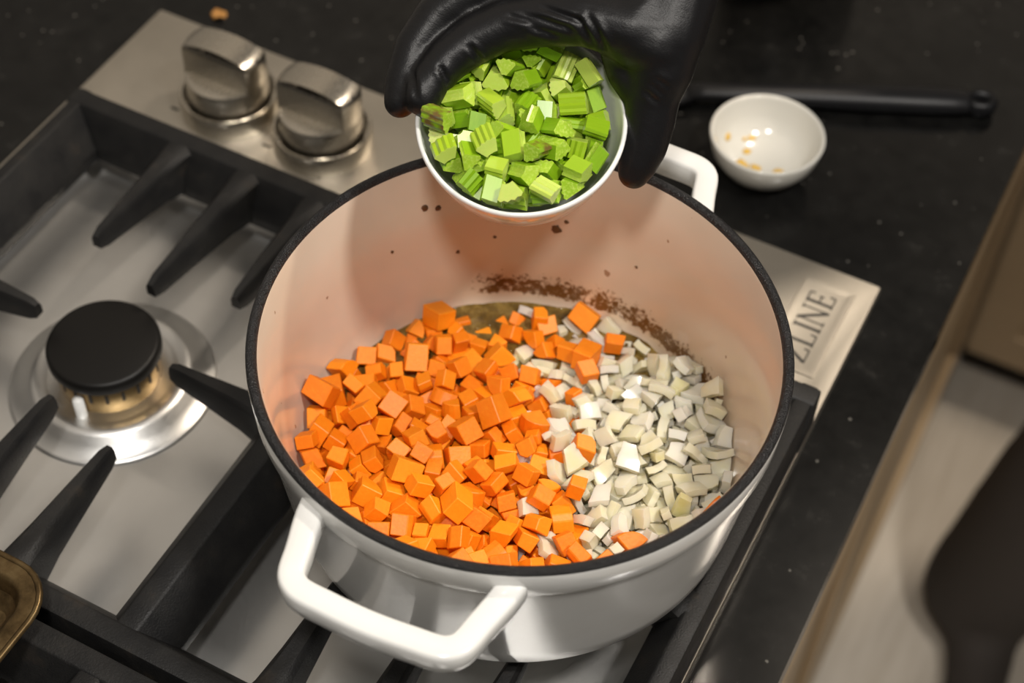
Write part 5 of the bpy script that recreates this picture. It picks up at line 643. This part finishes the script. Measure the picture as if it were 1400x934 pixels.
# spatula
hx,hy=Vector((.532,.188)),Vector((.360,.103)); sd=(hy-hx).normalized(); sp=thing('spatula','black silicone spatula lying on granite behind the white dish','utensil',(.532,.188,CT),math.atan2(sd.y,sd.x))
def oval(x,w,z0,h): return [(x,w*math.cos(math.tau*k/20),z0+h/2+h/2*math.sin(math.tau*k/20)) for k in range(20)]
L=(hy-hx).length
def hole_handle():
    # flattened handle with a hanging hole at its end
    bm=bmesh.new(); rows_t=[]
    secs=[(.0165,.0078,.0012,.0125),(.020,.0094,.001,.0135),(.03,.0102,.001,.0145),(.05,.0105,.001,.0150),(.09,.0098,.001,.0150),(.13,.0082,.0015,.0135),(.16,.0070,.003,.0115),(L,.0068,.004,.0100),(L+.012,.0085,.003,.0095)]
    b1=loops_bm([oval(*s) for s in secs],cap0=True,cap1=True); me=bpy.data.meshes.new('t'); b1.to_mesh(me); b1.free(); bm.from_mesh(me)
    # end loop around the hole
    lo=[]
    for k in range(33):
        a=math.pi*.08+ (math.tau-math.pi*.16)*k/32; cx,cy=.0095+.0068*math.cos(a)*1.2,.0064*math.sin(a); 
        nx,ny=math.cos(a),math.sin(a); lo.append([(cx+nx*.0034*math.cos(t),cy+ny*.0034*math.cos(t),.0072+.0060*math.sin(t)) for t in [math.tau*q/10 for q in range(10)]])
    b2=loops_bm(lo,cap0=True,cap1=True); b2.to_mesh(me); b2.free(); bm.from_mesh(me)
    b3=loops_bm([oval(.0195,.0055,.0012,.0115),oval(.0225,.0082,.001,.0123),oval(.03,.0086,.001,.0126)],cap0=True,cap1=True); b3.to_mesh(me); b3.free(); bm.from_mesh(me); bpy.data.meshes.remove(me)
    return bm
obj('handle',hole_handle(),G['rubber'],sp,smooth=True)
obj('blade',loops_bm([oval(L+.008,.0080,.003,.0095),oval(L+.020,.0130,.0018,.010),oval(L+.034,.0210,.001,.0085),oval(L+.055,.0240,.001,.0060),oval(L+.085,.0240,.001,.0045),oval(L+.098,.0200,.001,.0030)],cap0=True,cap1=True),G['rubber'],sp,smooth=True)
# crumb beyond the control strip
bm=bmesh.new(); bmesh.ops.create_icosphere(bm,subdivisions=2,radius=.005); Rq=random.Random(4)
for v in bm.verts: v.co*=Rq.uniform(.6,1.3); v.co.z=max(v.co.z*.6,-.0015)
c=tag(obj('crumb',bm,G['crumb']),'toasted brown crumb on black granite past the knobs','crumb'); c.location=(.034,.019,CT+.0015)
# unseen round jar past the top edge, added so the granite mirrors something dark
cn=thing('reflection_canister','unseen black jar added past the top edge for its dark reflection on granite','reflection_canister',(.3560,.2880,CT))
obj('reflection_canister_body',lathe_bm([(0,0),(.046,0),(.0485,.002),(.049,.006),(.049,.11),(.047,.114),(0,.114)],64),G['rubber'],cn,ang=40)
obj('lid',lathe_bm([(.0475,.1145),(.0495,.116),(.0495,.126),(.046,.130),(.012,.131),(.012,.14),(.010,.144),(0,.145)],64),G['rubber'],cn,ang=40)
# ================================================================ person
pr=thing('person','person in dark clothes tipping a bowl with a black gloved hand','person',(.80,.43,FZ))
PO=Vector((.80,.43,FZ))
index=[(0.4001,-0.1481,0.2574,0.0145),(0.3785,-0.1528,0.2586,0.0128),(0.3602,-0.1593,0.2541,0.0120),(0.3455,-0.1661,0.2497,0.0116),(0.3354,-0.1749,0.2443,0.0112),(0.3283,-0.1860,0.2385,0.0102),(0.3254,-0.1957,0.2335,0.0094),(0.3248,-0.2048,0.2282,0.0085)]
middle=[(0.3767,-0.1281,0.2687,0.0140),(0.3558,-0.1370,0.2655,0.0125),(0.3356,-0.1478,0.2593,0.0118),(0.3226,-0.1585,0.2533,0.0114),(0.3138,-0.1700,0.2462,0.0106),(0.3098,-0.1847,0.2366,0.0096),(0.3114,-0.1979,0.2273,0.0090),(0.3135,-0.2058,0.2217,0.0078)]
ring=[(0.3667,-0.1066,0.2668,0.0130),(0.3391,-0.1179,0.2577,0.0115),(0.3154,-0.1306,0.2467,0.0108),(0.3060,-0.1454,0.2296,0.0100),(0.3072,-0.1599,0.2141,0.0092),(0.3159,-0.1714,0.2039,0.0080)]
pinky=[(0.3690,-0.0858,0.2581,0.0120),(0.3467,-0.0930,0.2439,0.0105),(0.3259,-0.1050,0.2311,0.0098),(0.3191,-0.1215,0.2133,0.0090),(0.3193,-0.1351,0.2005,0.0084),(0.3227,-0.1464,0.1919,0.0074)]
thumb=[(0.4011,-0.0932,0.2809,0.0200),(0.4090,-0.1204,0.2700,0.0195),(0.4128,-0.1402,0.2548,0.0180),(0.4153,-0.1490,0.2426,0.0155),(0.4154,-0.1555,0.2311,0.0130),(0.4177,-0.1613,0.2213,0.0120),(0.4191,-0.1678,0.2115,0.0108),(0.4190,-0.1726,0.2054,0.0095),(0.4187,-0.1760,0.2016,0.0078)]
web=[(0.4117,-0.1458,0.2522,0.0165),(0.4018,-0.1479,0.2538,0.0150),(0.3911,-0.1484,0.2547,0.0130)]
wrist=(.388,-.040,.286,.0265); elbow=(.515,.165,.318,.045); cuff=(.432,.031,.297,.0310)
bm=bmesh.new()
web2=[(.3958,-.1478,.2436,.0105),(.4015,-.1520,.2370,.0105),(.4090,-.1545,.2330,.0110)]
for ch in (index,middle,ring,pinky,thumb,web,web2): cone_chain(bm,ch)
def lerp4(a,b,f): return tuple(x+(y-x)*f for x,y in zip(a,b))
for ch in (index,middle,ring,pinky): cone_chain(bm,[ch[0],lerp4(ch[0],wrist,.5)[:3]+(.0165,),wrist[:3]+(.022,)])
for A,B in ((index,middle),(middle,ring),(ring,pinky)):
    for f in (0,.25,.5,.75):
        a,b=lerp4(A[0],wrist,f),lerp4(B[0],wrist,f); cone_chain(bm,[a[:3]+(.0125+.004*f,),b[:3]+(.0125+.004*f,)])
for f in (0,.3,.6): cone_chain(bm,[lerp4(thumb[1],thumb[0],f)[:3]+(.0165,),lerp4(index[0],wrist,f*.8)[:3]+(.0145,)])
cone_chain(bm,[thumb[2],index[0]]); cone_chain(bm,[thumb[0],wrist,cuff])
CREASES=[(0.3473,-0.1701,0.26,0.3728,-0.1627,0.2551),(0.3512,-0.1672,0.2611,0.3769,-0.1602,0.2559),(0.3575,-0.1685,0.2564,0.373,-0.1644,0.2532),(0.3788,-0.1539,0.262,0.3944,-0.1602,0.2481),(0.3749,-0.1567,0.2607,0.3882,-0.1603,0.2506),(0.4133,-0.1595,0.2412,0.4226,-0.1601,0.2372),(0.4144,-0.1576,0.2428,0.4233,-0.1574,0.2397),(0.4132,-0.1619,0.2387,0.4213,-0.163,0.2346),(0.3189,-0.2038,0.2413,0.3252,-0.2107,0.2313),(0.3285,-0.1964,0.2432,0.3344,-0.199,0.2374),(0.337,-0.185,0.25,0.3461,-0.1867,0.2433),(0.359,-0.1614,0.2634,0.3805,-0.1567,0.2581)]
def wrinkle(me):
    # press the rubber's stretch creases into the skin of the glove
    up=Vector((.3131,-.6571,.6857)); S=[(Vector(c[:3]),Vector(c[3:])) for c in CREASES]
    nr=[v.normal.copy() for v in me.vertices]
    for v,nv in zip(me.vertices,nr):
        if nv.dot(up)<.15 or v.co.y>-.12: continue
        h=0
        for ci,(a,b) in enumerate(S):
            d=b-a; r=v.co-a; d2=d-up*d.dot(up); r2=r-up*r.dot(up); t=r2.dot(d2)/d2.length_squared
            if -.1<t<1.1 and abs(r.dot(up))<.02:
                e=(r2-d2*t).length; k=max(0,1-abs(2*t-1)**3)
                h+=k*(.5 if 5<=ci<=7 else 1)*(-.0013*math.exp(-(e/.0011)**2)+.0006*math.exp(-((e-.0026)/.0013)**2))
        v.co+=nv*h
    return me
gl=obj('glove',wrinkle(fuse('glove',bm,.0013,14)),G['glove'],pr); gl.location=-PO
gl['label']='black nitrile glove gripping the celery bowl'
# body: legs, torso, arms, neck and head in one skin (mostly outside the frame)
bm=bmesh.new()
sr,sl=(.665,.47,.455,.062),(.985,.39,.455,.062)
cone_chain(bm,[(.405,-.012,.291,.022),cuff[:3]+(.0295,),elbow,lerp4(elbow,sr,.5)[:3]+(.050,),sr])
cone_chain(bm,[sl,(1.02,.30,.20,.048),(.93,.12,.08,.038),(.90,.05,.08,.030),(.885,.0,.075,.026)])
cone_chain(bm,[sr,(.74,.45,.49,.065),(.82,.43,.49,.075),(.90,.41,.49,.065),sl])
for s in (-1,1):
    c=Vector((.82,.43,0)); rt=Vector((-.96,.24,0))*s
    P=lambda k,z,r,dy=0:(c.x+rt.x*k,c.y+rt.y*k+dy,z,r)
    cone_chain(bm,[P(.10,.44,.085),P(.095,.25,.10),P(.075,.10,.095),P(.085,-.03,.115),P(.095,-.10,.105)])
cone_chain(bm,[(.82,.43,.47,.09),(.82,.43,.10,.11),(.82,.43,-.05,.12)])
cone_chain(bm,[(.735,.44,-.06,.098),(.735,.405,-.40,.074),(.728,.40,-.46,.070),(.700,.405,-.62,.068),(.684,.410,-.80,.070),(.680,.412,-.842,.070)])
cone_chain(bm,[(.69,.425,-.868,.040),(.70,.36,-.873,.038),(.71,.30,-.878,.033)])
cone_chain(bm,[(.91,.40,-.06,.098),(.925,.37,-.42,.072),(.93,.385,-.62,.064),(.935,.40,-.80,.056),(.935,.40,-.872,.048)])
cone_chain(bm,[(.935,.41,-.868,.040),(.93,.34,-.873,.038),(.92,.28,-.878,.033)])
cone_chain(bm,[(.815,.42,.50,.056),(.80,.40,.575,.050)])
hd=Vector((.785,.375,.665)); cone_chain(bm,[(hd.x,hd.y+.02,hd.z+.02,.088),(hd.x-.01,hd.y-.015,hd.z-.05,.062)])
cone_chain(bm,[(hd.x-.02,hd.y-.075,hd.z+.005,.012),(hd.x-.028,hd.y-.092,hd.z-.022,.014)])
for s in (-1,1): cone_chain(bm,[(hd.x+s*.086,hd.y+.02,hd.z+.012,.011),(hd.x+s*.086,hd.y+.018,hd.z-.022,.010)])
me=fuse('body',bm,.011,4)
me.materials.append(G['cloth']); me.materials.append(G['skin'])
for f in me.polygons:
    f.material_index=1 if f.center.z>.535 and abs(f.center.x-.79)<.13 else (1 if f.center.y<.09 and f.center.x>.8 and f.center.z>0 else 0)
hb=bmesh.new(); W=Vector((.888,.008,.076)); fd=Vector((-.33,-.93,-.12)).normalized(); sd=Vector((-.93,.33,0)).normalized(); dn=fd.cross(sd)
dn=-dn if dn.z>0 else dn
T4=lambda v,r:(v.x,v.y,v.z,r)
for k,(off,ln) in enumerate(((-.028,.9),(-.010,1.05),(.009,1.0),(.027,.8))):      # little finger to index, gently curled
    m=W+fd*.078+sd*off
    cone_chain(hb,[T4(W+sd*off*.5,.020),T4(m,.0125),T4(m+fd*.036*ln+dn*.010,.0098),T4(m+fd*.054*ln+dn*.028,.0090),T4(m+fd*.056*ln+dn*.046,.0078)])
cone_chain(hb,[T4(W+sd*.018,.018),T4(W+sd*.036+fd*.034+dn*.012,.0135),T4(W+sd*.046+fd*.060+dn*.022,.0108),T4(W+sd*.044+fd*.080+dn*.030,.0088)])
lh=obj('hand',fuse('hand',hb,.0025,6),G['skin'],pr); lh.location=-PO
body=obj('body',me,None,pr); body.location=-PO; body['label']='charcoal sleeve and trouser legs'
bm=bmesh.new(); cone_chain(bm,[(hd.x,hd.y+.03,hd.z+.035,.092),(hd.x,hd.y+.055,hd.z-.02,.075)]); cone_chain(bm,[(hd.x,hd.y+.10,hd.z+.03,.04),(hd.x,hd.y+.11,hd.z-.01,.035)])
h=obj('hair',fuse('hair',bm,.008,3),G['hair'],pr); h.location=-PO
